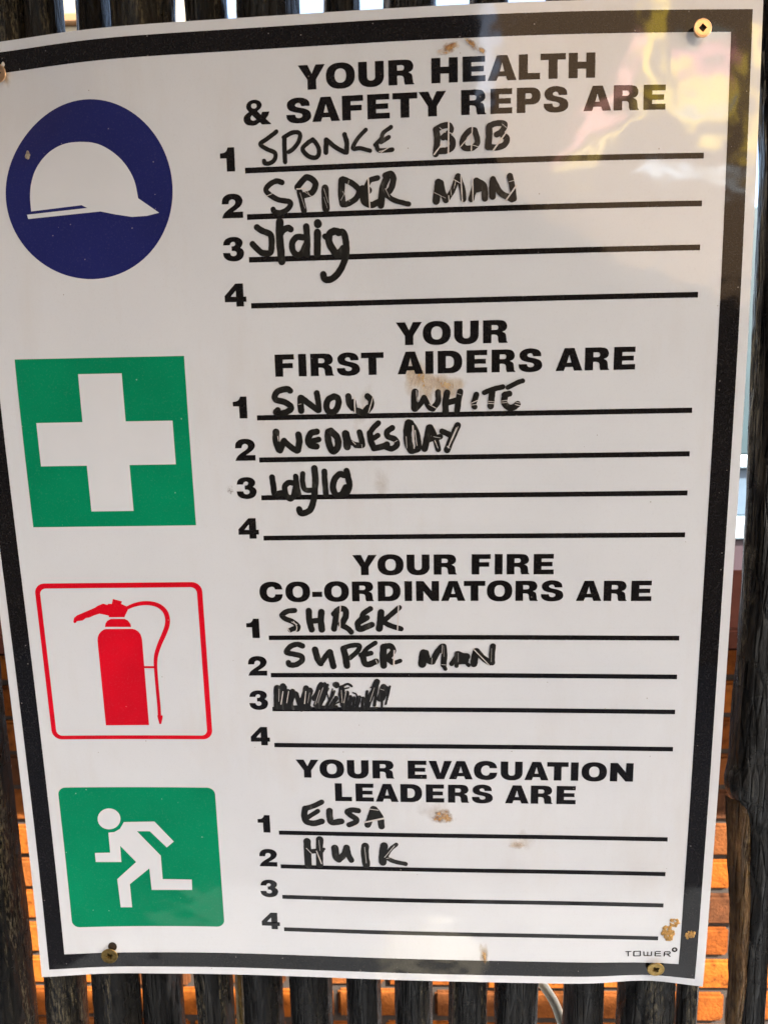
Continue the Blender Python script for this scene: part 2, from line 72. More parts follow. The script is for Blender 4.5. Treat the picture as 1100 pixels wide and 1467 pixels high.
381.45]]],[0.468,[[282.4,381.45],[284.73,381.34]]],[0.524,[[284.73,381.34],[284.75,382.41]]],[0.471,[[284.76,382.47],[282.62,382.67]]],[0.555,[[283.59,382.62],[285.04,383.93]]]],"mark_ring":[[286.6,380.19],1.09],"lines":[52.86,69.37,84.8,101.65,144.21,160.84,176.11,192.77,235.46,252.04,267.37,283.97,325.8,342.55,357.96,374.6],"w":[-1.105,0.747,0.566,-1.567,-0.889,-0.205,1.376,-1.313,1.431,1.904,-0.192,-1.243,-5.012,-4.702,-0.923,0.256,0.399,-0.934,0.853,-0.054,-2.766,3.009,1.625,-0.079,-1.906,-0.218,0.624,-1.126,2.63,2.362,1.808,-0.339,-0.55,-2.331,-2.821,-2.22,-0.045,2.042,0.947,2.059,0.066,-1.756,-1.211,-5.214,-9.863],"gu":[-20.0,48.0,116.0,184.0,252.0,320.0],"gv":[-20.0,58.33,136.67,215.0,293.33,371.67,450.0]}

# ------------------------------------------------------------------ helpers
def tag(o, label=None, cat=None, group=None, kind=None):
    if label: o["label"] = label
    if cat: o["category"] = cat
    if group: o["group"] = group
    if kind: o["kind"] = kind
    return o

def empty(name, loc, label, cat, group=None):
    o = bpy.data.objects.new(name, None)
    o.empty_display_size = 0.02
    COL.objects.link(o)
    o.location = loc
    return tag(o, label, cat, group)

def link(name, me, mats, parent=None, smooth=False):
    o = bpy.data.objects.new(name, me)
    COL.objects.link(o)
    for mm in (mats if isinstance(mats, (list, tuple)) else [mats]):
        me.materials.append(mm)
    if smooth:
        for f in me.polygons: f.use_smooth = True
    if parent is not None:
        o.parent = parent
        o.matrix_parent_inverse = Matrix.Translation(parent.location).inverted()
    return o

def from_bm(name, bm, mats, parent=None, smooth=False):
    me = bpy.data.meshes.new(name)
    bm.to_mesh(me); bm.free()
    return link(name, me, mats, parent, smooth)

def mat(name):
    mm = bpy.data.materials.new(name)
    mm.use_nodes = True
    t = mm.node_tree
    return mm, t, t.nodes["Principled BSDF"], t.nodes["Material Output"]

def node(t, kind, ins=None, **kw):
    n = t.nodes.new(kind)
    for k, v in kw.items(): setattr(n, k, v)
    for k, v in (ins or {}).items():
        if hasattr(v, 'is_output'): t.links.new(v, n.inputs[k])
        else: n.inputs[k].default_value = v
    return n

def ramp(t, fac, stops):
    n = t.nodes.new("ShaderNodeValToRGB")
    e = n.color_ramp.elements
    while len(e) < len(stops): e.new(0.5)
    for q, (pos, c) in zip(e, stops):
        q.position = pos
        q.color = c if len(c) == 4 else (*c, 1)
    t.links.new(fac, n.inputs[0])
    return n

def obco(t, scale=(1, 1, 1), rot=(0, 0, 0), loc=(0, 0, 0)):
    tc = t.nodes.new("ShaderNodeTexCoord")
    mp = node(t, "ShaderNodeMapping", {"Scale": scale, "Rotation": rot, "Location": loc})
    t.links.new(tc.outputs["Object"], mp.inputs[0])
    return mp.outputs[0]

# ------------------------------------------------------------------ materials
def print_material(name, base, spec=0.5, rough=0.055, speck=None, speck_amt=0.0, vary=0.06, film=False):
    """printed / bare glossy sign plastic: tiny tone drift, scuffs in the gloss, pale dust specks"""
    mm, t, b, out = mat(name)
    co = obco(t)
    n1 = node(t, "ShaderNodeTexNoise", {"Vector": co, "Scale": 22.0, "Detail": 5.0, "Roughness": 0.6})
    k = ramp(t, n1.outputs["Fac"], [(0.3, [c * (1 - vary) for c in base]), (0.7, [min(1, c * (1 + vary)) for c in base])])
    colour = k.outputs["Color"]
    if film:      # thin dusty film with rain runs
        cs = obco(t, scale=(1, 1, 0.22), rot=(0, 0.06, 0))
        f1 = node(t, "ShaderNodeTexNoise", {"Vector": cs, "Scale": 46.0, "Detail": 6.0, "Roughness": 0.65})
        f2 = node(t, "ShaderNodeTexNoise", {"Vector": co, "Scale": 9.0, "Detail": 3.0})
        f3 = node(t, "ShaderNodeMath", {0: f1.outputs["Fac"], 1: f2.outputs["Fac"]}, operation='MULTIPLY')
        f4 = node(t, "ShaderNodeMapRange", {0: f3.outputs[0], 1: 0.26, 2: 0.42, 3: 0.0, 4: 0.16})
        fm = node(t, "ShaderNodeMix", data_type='RGBA')
        t.links.new(f4.outputs[0], fm.inputs[0]); t.links.new(colour, fm.inputs[6]); fm.inputs[7].default_value = (0.50, 0.41, 0.30, 1)
        colour = fm.outputs[2]
    if speck:
        v = node(t, "ShaderNodeTexVoronoi", {"Vector": co, "Scale": 420.0, "Randomness": 1.0})
        dots = node(t, "ShaderNodeMath", {0: v.outputs["Distance"], 1: 0.11}, operation='LESS_THAN')
        pick = node(t, "ShaderNodeSeparateColor", {"Color": v.outputs["Color"]})
        few = node(t, "ShaderNodeMath", {0: pick.outputs[0], 1: 1 - speck_amt}, operation='GREATER_THAN')
        both0 = node(t, "ShaderNodeMath", {0: dots.outputs[0], 1: few.outputs[0]}, operation='MULTIPLY')
        gr = node(t, "ShaderNodeTexNoise", {"Vector": co, "Scale": 1500.0, "Detail": 2.0})
        gs = node(t, "ShaderNodeMapRange", {0: gr.outputs["Fac"], 1: 0.55, 2: 0.85, 3: 0.0, 4: 0.12})
        both = node(t, "ShaderNodeMath", {0: both0.outputs[0], 1: gs.outputs[0]}, operation='MAXIMUM')
        fade = node(t, "ShaderNodeMath", {0: both.outputs[0], 1: 0.6}, operation='MULTIPLY')
        mx = node(t, "ShaderNodeMix", {"Factor": fade.outputs[0], "A": colour, "B": (*speck, 1)}, data_type='RGBA')
        # sockets of the colour mix are picked by index below
        t.links.new(fade.outputs[0], mx.inputs[0]); t.links.new(colour, mx.inputs[6]); mx.inputs[7].default_value = (*speck, 1)
        colour = mx.outputs[2]
    t.links.new(colour, b.inputs["Base Color"])
    n2 = node(t, "ShaderNodeTexNoise", {"Vector": co, "Scale": 60.0, "Detail": 6.0, "Roughness": 0.7})
    rr = node(t, "ShaderNodeMapRange", {0: n2.outputs["Fac"], 1: 0.3, 2: 0.75, 3: rough * 0.7, 4: rough * 1.7})
    t.links.new(rr.outputs[0], b.inputs["Roughness"])
    b.inputs["Specular IOR Level"].default_value = spec
    bp = node(t, "ShaderNodeTexNoise", {"Vector": co, "Scale": 38.0, "Detail": 2.0})
    bw = node(t, "ShaderNodeTexNoise", {"Vector": co, "Scale": 9.0, "Detail": 1.0})
    bq = node(t, "ShaderNodeMath", {0: bw.outputs["Fac"], 1: 1.8}, operation='MULTIPLY')
    bs = node(t, "ShaderNodeMath", {0: bq.outputs[0], 1: bp.outputs["Fac"]}, operation='ADD')
    bu = node(t, "ShaderNodeBump", {"Strength": 0.045, "Distance": 0.01, "Height": bs.outputs[0]})
    t.links.new(bu.outputs[0], b.inputs["Normal"])
    return mm

M_SHEET = print_material("sign_white_plastic", (0.71, 0.75, 0.785), spec=0.8, speck=(0.22, 0.18, 0.13), speck_amt=0.012, vary=0.025, film=True)
M_WHITE = print_material("sign_white_pictogram", (0.715, 0.755, 0.79), spec=0.7, vary=0.025)
M_BLACK = print_material("sign_black_ink", (0.008, 0.0075, 0.008), spec=0.36, speck=(0.35, 0.32, 0.30), speck_amt=0.10, vary=0.2)
M_TEXT = print_material("sign_black_lettering", (0.0075, 0.007, 0.007), spec=0.36, speck=(0.3, 0.27, 0.25), speck_amt=0.04, vary=0.25)
M_BLUE = print_material("sign_blue_ink", (0.015, 0.020, 0.128), spec=0.36, speck=(0.32, 0.30, 0.38), speck_amt=0.10, vary=0.12)
M_GREEN = print_material("sign_green_ink", (0.0, 0.245, 0.11), spec=0.36, speck=(0.35, 0.6, 0.5), speck_amt=0.05, vary=0.13)
M_RED = print_material("sign_red_ink", (0.68, 0.003, 0.016), spec=0.36, speck=(0.75, 0.3, 0.3), speck_amt=0.04, vary=0.15)
M_SCRATCH = print_material("scratched_bare_plastic", (0.66, 0.63, 0.60), rough=0.4, vary=0.12)

def marker_material():
    mm, t, b, out = mat("black_marker_ink")
    co = obco(t, scale=(1, 1, 0.35), rot=(0, 0.25, 0))
    n = node(t, "ShaderNodeTexNoise", {"Vector": co, "Scale": 420.0, "Detail": 5.0, "Roughness": 0.65})
    k = ramp(t, n.outputs["Fac"], [(0.35, (0.006, 0.006, 0.005)), (0.58, (0.014, 0.014, 0.012)), (0.76, (0.085, 0.083, 0.075))])
    t.links.new(k.outputs[0], b.inputs["Base Color"])
    b.inputs["Roughness"].default_value = 0.32
    b.inputs["Specular IOR Level"].default_value = 0.4
    return mm
M_INK = marker_material()

def dry_marker_material():
    """the crossed-out name: half dry pen, streaks in which the sheet shows through"""
    mm, t, b, out = mat("half_dry_marker_ink")
    co = obco(t, scale=(1, 1, 0.12), rot=(0, 0.32, 0))
    n = node(t, "ShaderNodeTexNoise", {"Vector": co, "Scale": 900.0, "Detail": 3.0, "Roughness": 0.6})
    k = ramp(t, n.outputs["Fac"], [(0.54, (0.008, 0.008, 0.008)), (0.70, (0.06, 0.06, 0.056)), (0.82, (0.22, 0.21, 0.2))])
    t.links.new(k.outputs[0], b.inputs["Base Color"])
    b.inputs["Roughness"].default_value = 0.4
    return mm
M_DRY = dry_marker_material()

def stain_material(name, dark, light, scale, lo, hi, stretch=(1, 1, 1), top=0.9):
    """brown smear that breaks up into grains; the patch's own UV carries the soft outline"""
    mm, t, b, out = mat(name)
    co = obco(t, scale=stretch)
    n = node(t, "ShaderNodeTexNoise", {"Vector": co, "Scale": scale, "Detail": 8.0, "Roughness": 0.72})
    uvn = node(t, "ShaderNodeAttribute", attribute_name="fade")
    s = node(t, "ShaderNodeMath", {0: n.outputs["Fac"], 1: uvn.outputs["Fac"]}, operation='MULTIPLY')
    a = node(t, "ShaderNodeMapRange", {0: s.outputs[0], 1: lo, 2: hi, 3: 0.0, 4: top})
    n2 = node(t, "ShaderNodeTexNoise", {"Vector": co, "Scale": scale * 1.7, "Detail": 4.0})
    k = ramp(t, n2.outputs["Fac"], [(0.38, dark), (0.62, light)])
    t.links.new(k.outputs[0], b.inputs["Base Color"])
    t.links.new(a.outputs[0], b.inputs["Alpha"])
    b.inputs["Roughness"].default_value = 0.7
    return mm
M_STAIN = stain_material("brown_rust_smear", (0.26, 0.11, 0.02), (0.62, 0.37, 0.12), 420.0, 0.24, 0.47)
M_FAINT = stain_material("faint_tan_smear", (0.52, 0.29, 0.06), (0.68, 0.46, 0.17), 330.0, 0.18, 0.54, (1, 1, 0.4), 0.55)
M_THIN = stain_material("thin_dust_smear", (0.50, 0.37, 0.22), (0.62, 0.5, 0.36), 420.0, 0.2, 0.75, (1, 1, 0.5), 0.35)
M_GREY = stain_material("grey_scuff", (0.25, 0.23, 0.2), (0.45, 0.42, 0.38), 700.0, 0.38, 0.6)

def bark_material(name, tone, warm, pale=(0.12, 0.105, 0.075), flecks=0.62):
    """tarry dark bark: long fissures, glossy ridges, pale streaks for worn grain and painted-in highlights"""
    mm, t, b, out = mat(name)
    co = obco(t, scale=(1, 1, 0.13))
    cm = obco(t, scale=(1, 1, 0.22))
    cf = obco(t)
    n1 = node(t, "ShaderNodeTexNoise", {"Vector": co, "Scale": 210.0, "Detail": 9.0, "Roughness": 0.72})
    n2 = node(t, "ShaderNodeTexNoise", {"Vector": cf, "Scale": 30.0, "Detail": 5.0, "Roughness": 0.6})
    n3 = node(t, "ShaderNodeTexNoise", {"Vector": cm, "Scale": 1100.0, "Detail": 4.0, "Roughness": 0.7})
    vo = node(t, "ShaderNodeTexVoronoi", {"Vector": co, "Scale": 330.0, "Randomness": 1.0}, feature='DISTANCE_TO_EDGE')
    k1 = ramp(t, n1.outputs["Fac"], [(0.38, [c * 0.25 for c in tone]), (0.52, tone), (0.70, [min(1, c * 3.0) for c in tone])])
    patch = node(t, "ShaderNodeMapRange", {0: n2.outputs["Fac"], 1: 0.54, 2: 0.70, 3: 0.0, 4: 0.8})
    mx = node(t, "ShaderNodeMix", data_type='RGBA')
    t.links.new(patch.outputs[0], mx.inputs[0]); t.links.new(k1.outputs[0], mx.inputs[6]); mx.inputs[7].default_value = (*warm, 1)
    # pale flecks in long streaks: worn grain plus highlights put into the colour
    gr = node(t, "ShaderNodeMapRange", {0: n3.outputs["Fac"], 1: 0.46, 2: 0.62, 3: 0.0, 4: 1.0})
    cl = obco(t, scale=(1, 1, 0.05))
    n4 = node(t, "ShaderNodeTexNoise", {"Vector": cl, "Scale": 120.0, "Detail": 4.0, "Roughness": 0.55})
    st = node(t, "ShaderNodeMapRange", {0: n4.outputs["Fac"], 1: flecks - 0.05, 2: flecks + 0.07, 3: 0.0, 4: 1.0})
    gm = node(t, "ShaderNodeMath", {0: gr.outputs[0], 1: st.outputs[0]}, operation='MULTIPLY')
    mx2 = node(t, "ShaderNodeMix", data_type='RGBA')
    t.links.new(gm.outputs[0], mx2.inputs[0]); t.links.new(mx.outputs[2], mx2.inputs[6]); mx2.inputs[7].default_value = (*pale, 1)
    t.links.new(mx2.outputs[2], b.inputs["Base Color"])
    rr = node(t, "ShaderNodeMapRange", {0: n2.outputs["Fac"], 1: 0.35, 2: 0.65, 3: 0.16, 4: 0.36})
    t.links.new(rr.outputs[0], b.inputs["Roughness"])
    b.inputs["Specular IOR Level"].default_value = 0.30
    b.inputs["Coat Weight"].default_value = 0.05
    b.inputs["Coat Roughness"].default_value = 0.09
    ve = node(t, "ShaderNodeMapRange", {0: vo.outputs["Distance"], 1: 0.0, 2: 0.16, 3: 0.0, 4: 1.0})
    h1 = node(t, "ShaderNodeMath", {0: n1.outputs["Fac"], 1: 1.4}, operation='MULTIPLY')
    h2 = node(t, "ShaderNodeMath", {0: n3.outputs["Fac"], 1: 0.55}, operation='MULTIPLY')
    h3 = node(t, "ShaderNodeMath", {0: ve.outputs[0], 1: 0.5}, operation='MULTIPLY')
    hh = node(t, "ShaderNodeMath", {0: h1.outputs[0], 1: h2.outputs[0]}, operation='ADD')
    h4 = node(t, "ShaderNodeMath", {0: hh.outputs[0], 1: h3.outputs[0]}, operation='ADD')
    bu = node(t, "ShaderNodeBump", {"Strength": 1.0, "Distance": 0.0034, "Height": h4.outputs[0]})
    t.links.new(bu.outputs[0], b.inputs["Normal"])
    bc = node(t, "ShaderNodeBump", {"Strength": 0.35, "Distance": 0.0008, "Height": h4.outputs[0]})
    t.links.new(bc.outputs[0], b.inputs["Coat Normal"])
    return mm
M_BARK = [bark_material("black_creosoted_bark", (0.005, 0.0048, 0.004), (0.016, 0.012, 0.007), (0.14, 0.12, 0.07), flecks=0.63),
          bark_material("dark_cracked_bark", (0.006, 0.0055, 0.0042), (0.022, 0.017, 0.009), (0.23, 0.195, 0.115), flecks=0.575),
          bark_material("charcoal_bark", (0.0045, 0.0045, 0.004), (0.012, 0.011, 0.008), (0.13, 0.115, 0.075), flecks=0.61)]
M_STICK = bark_material("weathered_grey_wood", (0.30, 0.32, 0.31), (0.36, 0.37, 0.36), (0.5, 0.5, 0.48))
M_TAN = bark_material("golden_tan_wood", (0.42, 0.25, 0.09), (0.5, 0.31, 0.12), (0.6, 0.45, 0.24))
M_PEEL = bark_material("peeled_tan_wood", (0.22, 0.125, 0.05), (0.34, 0.20, 0.08), (0.5, 0.36, 0.18), flecks=0.55)

def brick_material():
    mm, t, b, out = mat("orange_face_brick")
    co = obco(t)
    g = t.nodes.new("ShaderNodeNewGeometry")
    k = ramp(t, g.outputs["Random Per Island"], [(0.0, (0.13, 0.034, 0.005)), (0.3, (0.20, 0.054, 0.006)), (0.6, (0.24, 0.068, 0.008)), (0.8, (0.12, 0.038, 0.009)), (1.0, (0.055, 0.021, 0.009))])
    n = node(t, "ShaderNodeTexNoise", {"Vector": co, "Scale": 28.0, "Detail": 8.0, "Roughness": 0.65})
    k2 = ramp(t, n.outputs["Fac"], [(0.30, (0.22, 0.20, 0.19)), (0.44, (0.78, 0.76, 0.74)), (0.55, (0.98, 0.97, 0.96)), (0.72, (1.15, 1.05, 0.98))])
    mx = node(t, "ShaderNodeMix", data_type='RGBA', blend_type='MULTIPLY')
    mx.inputs[0].default_value = 1.0
    t.links.new(k.outputs[0], mx.inputs[6]); t.links.new(k2.outputs[0], mx.inputs[7])
    t.links.new(mx.outputs[2], b.inputs["Base Color"])
    b.inputs["Roughness"].default_value = 0.9
    b.inputs["Specular IOR Level"].default_value = 0.1
    n3 = node(t, "ShaderNodeTexNoise", {"Vector": co, "Scale": 160.0, "Detail": 6.0})
    bu = node(t, "ShaderNodeBump", {"Strength": 0.6, "Distance": 0.004, "Height": n3.outputs["Fac"]})
    t.links.new(bu.outputs[0], b.inputs["Normal"])
    return mm
M_BRICK = brick_material()

def plain(name, base, rough=0.7, metal=0.0, scale=12.0, vary=0.2, bump=0.2, bdist=0.003, spec=0.5):
    mm, t, b, out = mat(name)
    co = obco(t)
    n = node(t, "ShaderNodeTexNoise", {"Vector": co, "Scale": scale, "Detail": 7.0, "Roughness": 0.65})
    k = ramp(t, n.outputs["Fac"], [(0.3, [c * (1 - vary) for c in base]), (0.7, [min(1, c * (1 + vary)) for c in base])])
    t.links.new(k.outputs[0], b.inputs["Base Color"])
    b.inputs["Roughness"].default_value = rough
    b.inputs["Metallic"].default_value = metal
    b.inputs["Specular IOR Level"].default_value = spec
    if bump:
        n3 = node(t, "ShaderNodeTexNoise", {"Vector": co, "Scale": scale * 6, "Detail": 5.0})
        bu = node(t, "ShaderNodeBump", {"Strength": bump, "Distance": bdist, "Height": n3.outputs["Fac"]})
        t.links.new(bu.outputs[0], b.inputs["Normal"])
    return mm
M_MORTAR = plain("dark_recessed_mortar", (0.02, 0.013, 0.009), 0.95, scale=60)
M_COPING = plain("shade_coping_dark", (0.010, 0.0035, 0.0025), 0.95, scale=30, spec=0.0)
M_GROUND = plain("grey_brown_paving", (0.10, 0.108, 0.118), 0.85, scale=3, vary=0.12)
M_ROOF = plain("added_roof_tan", (0.42, 0.30, 0.17), 0.9, scale=25)
M_ADDED_WALL = plain("added_wall_brown", (0.10, 0.07, 0.05), 0.9, scale=6)
M_BRASS = plain("brass_plated_steel", (0.36, 0.235, 0.075), 0.32, 1.0, scale=700, vary=0.45, bump=0.25, bdist=0.0003)
M_BRIGHT = plain("bright_yellow_brass", (0.76, 0.51, 0.31), 0.34, 1.0, scale=500, vary=0.12, bump=0.1, bdist=0.0002)
M_RECESS = plain("dark_brass_recess", (0.10, 0.065, 0.02), 0.45, 1.0, scale=700, vary=0.4)  # darker brass inside the cross recess
M_HOLE = plain("dark_recess", (0.03, 0.018, 0.008), 0.6, 0.0, scale=500, bump=0)
M_TEAL = plain("teal_painted_boards", (0.009, 0.028, 0.036), 0.5, scale=4, vary=0.15)
M_TRIM = plain("white_painted_trim", (0.28, 0.36, 0.40), 0.5, scale=4, vary=0.05)
M_BLUEGREY = plain("blue_grey_paint", (0.05, 0.08, 0.115), 0.5, scale=4, vary=0.2)
M_PINK = plain("dusty_pink_paint", (0.018, 0.006, 0.011), 0.6, scale=4, vary=0.2)
M_CREAM = plain("cream_render", (0.20, 0.165, 0.11), 0.9, scale=3, vary=0.06)
M_FASCIA = plain("brown_fascia", (0.16, 0.08, 0.03), 0.7, scale=5)
M_PAPER = plain("reflection_paper_cream", (0.33, 0.31, 0.25), 0.8, scale=20, vary=0.04)
M_CABLE = plain("white_cable_plastic", (0.90, 0.78, 0.55), 0.4, scale=40, vary=0.05)
M_GLUE = plain("dried_golden_filler", (0.50, 0.29, 0.075), 0.5, scale=900, vary=0.5, bump=0.5, bdist=0.0006)
M_CHIP = plain("grey_chipped_spot", (0.36, 0.31, 0.24), 0.7, scale=900, vary=0.6)
M_TORN = plain("torn_white_plastic", (0.78, 0.74, 0.68), 0.5, scale=300, vary=0.1)

# ------------------------------------------------------------------ the bent sheet
GU, GV, BW = D["gu"], D["gv"], D["w"]
DENTS = [(30, 413, 14), (277, 413, 14), (2, 10, 30)]
SU, SV = 300.0, 399.0
def bend(u, v):
    """how far (mm) the thin sheet stands out of its mean plane: it sags between its screws"""
    eu = [math.exp(-(u - a) ** 2 / 12800.0) for a in GU]
    ev = [math.exp(-(v - a) ** 2 / 12800.0) for a in GV]
    z = 0.0
    k = 0
    for a in eu:
        for b in ev:
            z += BW[k] * a * b
            k += 1
    for i, (a, c, s) in enumerate(DENTS):
        z += BW[k + i] * math.exp(-((u - a) ** 2 + (v - c) ** 2) / (2 * s * s))
    return z

def sheet_normal(u, v):
    e = 0.8
    zu = (bend(u + e, v) - bend(u - e, v)) / (2 * e); zv = (bend(u, v + e) - bend(u, v - e)) / (2 * e)
    return Vector((-zu, -1.0, zv)).normalized()

def sheet_shading(o):
    """ink has no relief of its own: it takes the normals of the sheet it is printed on"""
    me = o.data
    me.normals_split_custom_set_from_vertices([sheet_normal(q.co.x * 1000 + 150, (1.7 - q.co.z) * 1000) for q in me.vertices])
    return o

def bent_mesh(name, polys, parent, mats, fade=None):
    """polys: list of (loops, height above the sheet in mm, material index); laid on the bent sheet"""
    bm = bmesh.new()
    lay = bm.verts.layers.float.new("h")
    for loops, h, mi in polys:
        vs = [bm.verts.new((q[0], q[1], 0)) for lp in loops for q in lp]
        for q in vs: q[lay] = h
        flat = [[Vector((q[0], q[1], 0)) for q in lp] for lp in loops]
        for tri in tessellate_polygon(flat):
            try:
                f = bm.faces.new([vs[i] for i in tri]); f.material_index = mi
            except ValueError:
                pass
    xs = [q.co.x for q in bm.verts]; ys = [q.co.y for q in bm.verts]
    step = 3.0
    for ax, lo, hi in ((0, min(xs), max(xs)), (1, min(ys), max(ys))):
        k = math.floor(lo / step) + 1
        while k * step < hi:
            co = [0, 0, 0]; no = [0, 0, 0]
            co[ax] = k * step; no[ax] = 1
            bmesh.ops.bisect_plane(bm, geom=bm.verts[:] + bm.edges[:] + bm.faces[:], dist=1e-5, plane_co=co, plane_no=no)
            k += 1
    for q in bm.verts:
        u, v = q.co.x, q.co.y
        q.co = W3(u, v, bend(u, v) + q[lay])
    # every face looks out of the sign
    for f in bm.faces:
        f.normal_update()
        if f.normal.y > 0: f.normal_flip()
    return sheet_shading(from_bm(name, bm, mats, parent, smooth=True))

def catmull(pts, n=6, closed=False):
    P = [Vector((q[0], q[1])) for q in pts]
    out = []
    m = len(P)
    rng = range(m) if closed else range(m - 1)
    for i in rng:
        if closed:
            p0, p1, p2, p3 = P[i - 1], P[i], P[(i + 1) % m], P[(i + 2) % m]
        else:
            p1, p2 = P[i], P[i + 1]
            p0 = P[i - 1] if i else p1 * 2 - p2
            p3 = P[i + 2] if i + 2 < m else p2 * 2 - p1
        for k in range(n):
            s = k / n
            out.append(0.5 * ((2 * p1) + (p2 - p0) * s + (2 * p0 - 5 * p1 + 4 * p2 - p3) * s * s + (3 * p1 - p0 - 3 * p2 + p3) * s ** 3))
    if not closed: out.append(P[-1])
    return out

def ribbon(bm, width, pts, h, mi=0, caps=True, jitter=0.05, n=7):
    """one pen stroke lying on the sheet"""
    C = catmull(pts, n)
    L = len(C)
    seed = random.random() * 50
    left, right = [], []
    for i, c in enumerate(C):
        d = (C[min(i + 1, L - 1)] - C[max(i - 1, 0)])
        if d.length < 1e-6: d = Vector((1, 0))
        d.normalize()
        nrm = Vector((-d.y, d.x))
        wl = width / 2 * (1 + jitter * noise.noise(Vector((seed + i * 0.45, 0.3, 0))))
        wr = width / 2 * (1 + jitter * noise.noise(Vector((seed + i * 0.45, 7.3, 0))))
        left.append(c + nrm * wl); right.append(c - nrm * wr)
    def V(q): return bm.verts.new(W3(q.x, q.y, bend(q.x, q.y) + h))
    lv = [V(q) for q in left]; rv = [V(q) for q in right]
    faces = []
    for i in range(L - 1):
        faces.append(bm.faces.new((lv[i], lv[i + 1], rv[i + 1], rv[i])))
    if caps:
        for end, a, b in ((0, lv[0], rv[0]), (L - 1, rv[-1], lv[-1])):
            c = C[end]
            pa = left[0] if end == 0 else right[-1]
            r = (pa - c).length
            a0 = math.atan2(pa.y - c.y, pa.x - c.x)
            arc = []
            for k in range(1, 8):
                an = a0 + math.pi * k / 8
                arc.append(V(c + Vector((math.cos(an), math.sin(an))) * r))
            faces.append(bm.faces.new([a] + arc + [b]))
    for f in faces:
        f.material_index = mi
        f.normal_update()
        if f.normal.y > 0: f.normal_flip()

def rrect(x0, y0, x1, y1, r, n=8):
    out = []
    for cx, cy, a in ((x1 - r, y0 + r, -90), (x1 - r, y1 - r, 0), (x0 + r, y1 - r, 90), (x0 + r, y0 + r, 180)):
        for k in range(n + 1):
            t = math.radians(a + 90 * k / n)
            out.append((cx + r * math.cos(t), cy + r * math.sin(t)))
    return out

def circle(cx, cy, r, n=64, ry=None):
    return [(cx + r * math.cos(2 * math.pi * k / n), cy + (ry or r) * math.sin(2 * math.pi * k / n)) for k in range(n)]

# ------------------------------------------------------------------ setting
g = bmesh.new()
bmesh.ops.create_grid(g, x_segments=8, y_segments=8, size=60)
tag(from_bm("ground", g, M_GROUND), "grey brown paving in front of and behind the pole fence", "ground", kind="structure")

def box(bm, x0, x1, y0, y1, z0, z1, mi=0):
    q = [bm.verts.new(c) for c in ((x0, y0, z0), (x1, y0, z0), (x1, y1, z0), (x0, y1, z0), (x0, y0, z1), (x1, y0, z1), (x1, y1, z1), (x0, y1, z1))]
    for f in ((0, 3, 2, 1), (4, 5, 6, 7), (0, 1, 5, 4), (1, 2, 6, 5), (2, 3, 7, 6), (3, 0, 4, 7)):
        bm.faces.new([q[i] for i in f]).material_index = mi
    return q

# brick wall behind the fence: real bricks in running bond on a recessed mortar bed
def build_brick_wall():
    root = empty("brick_wall", (0, 1.29, 0), "low orange brick wall seen through the gaps between the dark poles", "wall")
    bm = bmesh.new()
    rnd = random.Random(3)
    pitch, bw = 0.0858, 0.232
    for row in range(13):
        z0 = 0.004 + row * pitch
        x = -2.6 + (bw / 2 if row % 2 else 0) + rnd.uniform(-.01, .01)
        while x < 3.4:
            L = bw - 0.011
            d = rnd.uniform(-.004, .004)
            tmp = bmesh.new()
            box(tmp, x + rnd.uniform(0, .003), x + L + rnd.uniform(-.003, .003), 1.29 + d, 1.38, z0 + rnd.uniform(0, .003), z0 + pitch - 0.0115 + rnd.uniform(-.003, .002))
            bmesh.ops.bevel(tmp, geom=tmp.edges[:], offset=0.006, segments=2, affect='EDGES')
            me = bpy.data.meshes.new("tmp"); tmp.to_mesh(me); tmp.free()
            bm.from_mesh(me); bpy.data.meshes.remove(me)
            x += bw
    o = from_bm("brickwork", bm, M_BRICK, root)
    bm = bmesh.new()
    box(bm, -2.6, 3.5, 1.301, 1.37, 0.0, 13 * pitch)
    from_bm("mortar_bed", bm, M_MORTAR, root)
    bm = bmesh.new()
    box(bm, -2.6, 3.5, 1.29 - SHADE_OVERHANG, 1.42, 13 * pitch + 0.003, 13 * pitch + 0.045)
    bmesh.ops.bevel(bm, geom=bm.edges[:], offset=0.006, segments=2, affect='EDGES')
    from_bm("shade_coping", bm, M_COPING, root)
SHADE_OVERHANG = 0.32  # overhang added to shade the wall's upper courses
build_brick_wall()

# building far behind on the right, a sliver of which shows beside the thick right-hand pole
def build_far_building():
    root = empty("painted_building", (2.2, 3.5, 0), "teal painted building with white rails seen past the thick pole at the right", "building")
    def slab(name, z0, z1, mm, y=3.5):
        bm = bmesh.new()
        box(bm, 1.25, 3.2, y, 3.9, z0, z1)
        bmesh.ops.bevel(bm, geom=bm.edges[:], offset=0.008, segments=1, affect='EDGES')
        from_bm(name, bm, mm, root)
    slab("base_wall", 0.0, 0.835, M_PINK, 3.50)
    slab("white_rail", 0.838, 0.95, M_TRIM, 3.47)
    slab("lower_boards", 0.953, 1.197, M_BLUEGREY, 3.51)
    slab("white_rail", 1.20, 1.265, M_TRIM, 3.47)
    slab("upper_boards", 1.268, 2.46, M_TEAL, 3.50)
build_far_building()

# cream house beyond the wall at the left, glimpsed through the topmost gap
def build_cream_house():
    root = empty("cream_house", (-4.4, 6.5, 0), "cream house with brown band, glimpsed through the first bright gap at top left", "house")
    def slab(name, z0, z1, mm, y):
        bm = bmesh.new()
        box(bm, -7.0, -2.25, y, 9.0, z0, z1)
        bmesh.ops.bevel(bm, geom=bm.edges[:], offset=0.01, segments=1, affect='EDGES')
        from_bm(name, bm, mm, root)
    slab("wall", 0, 4.80, M_CREAM, 6.5)
    slab("fascia", 4.803, 4.875, M_FASCIA, 6.44)
    slab("parapet", 4.878, 6.2, M_CREAM, 6.5)
build_cream_house()

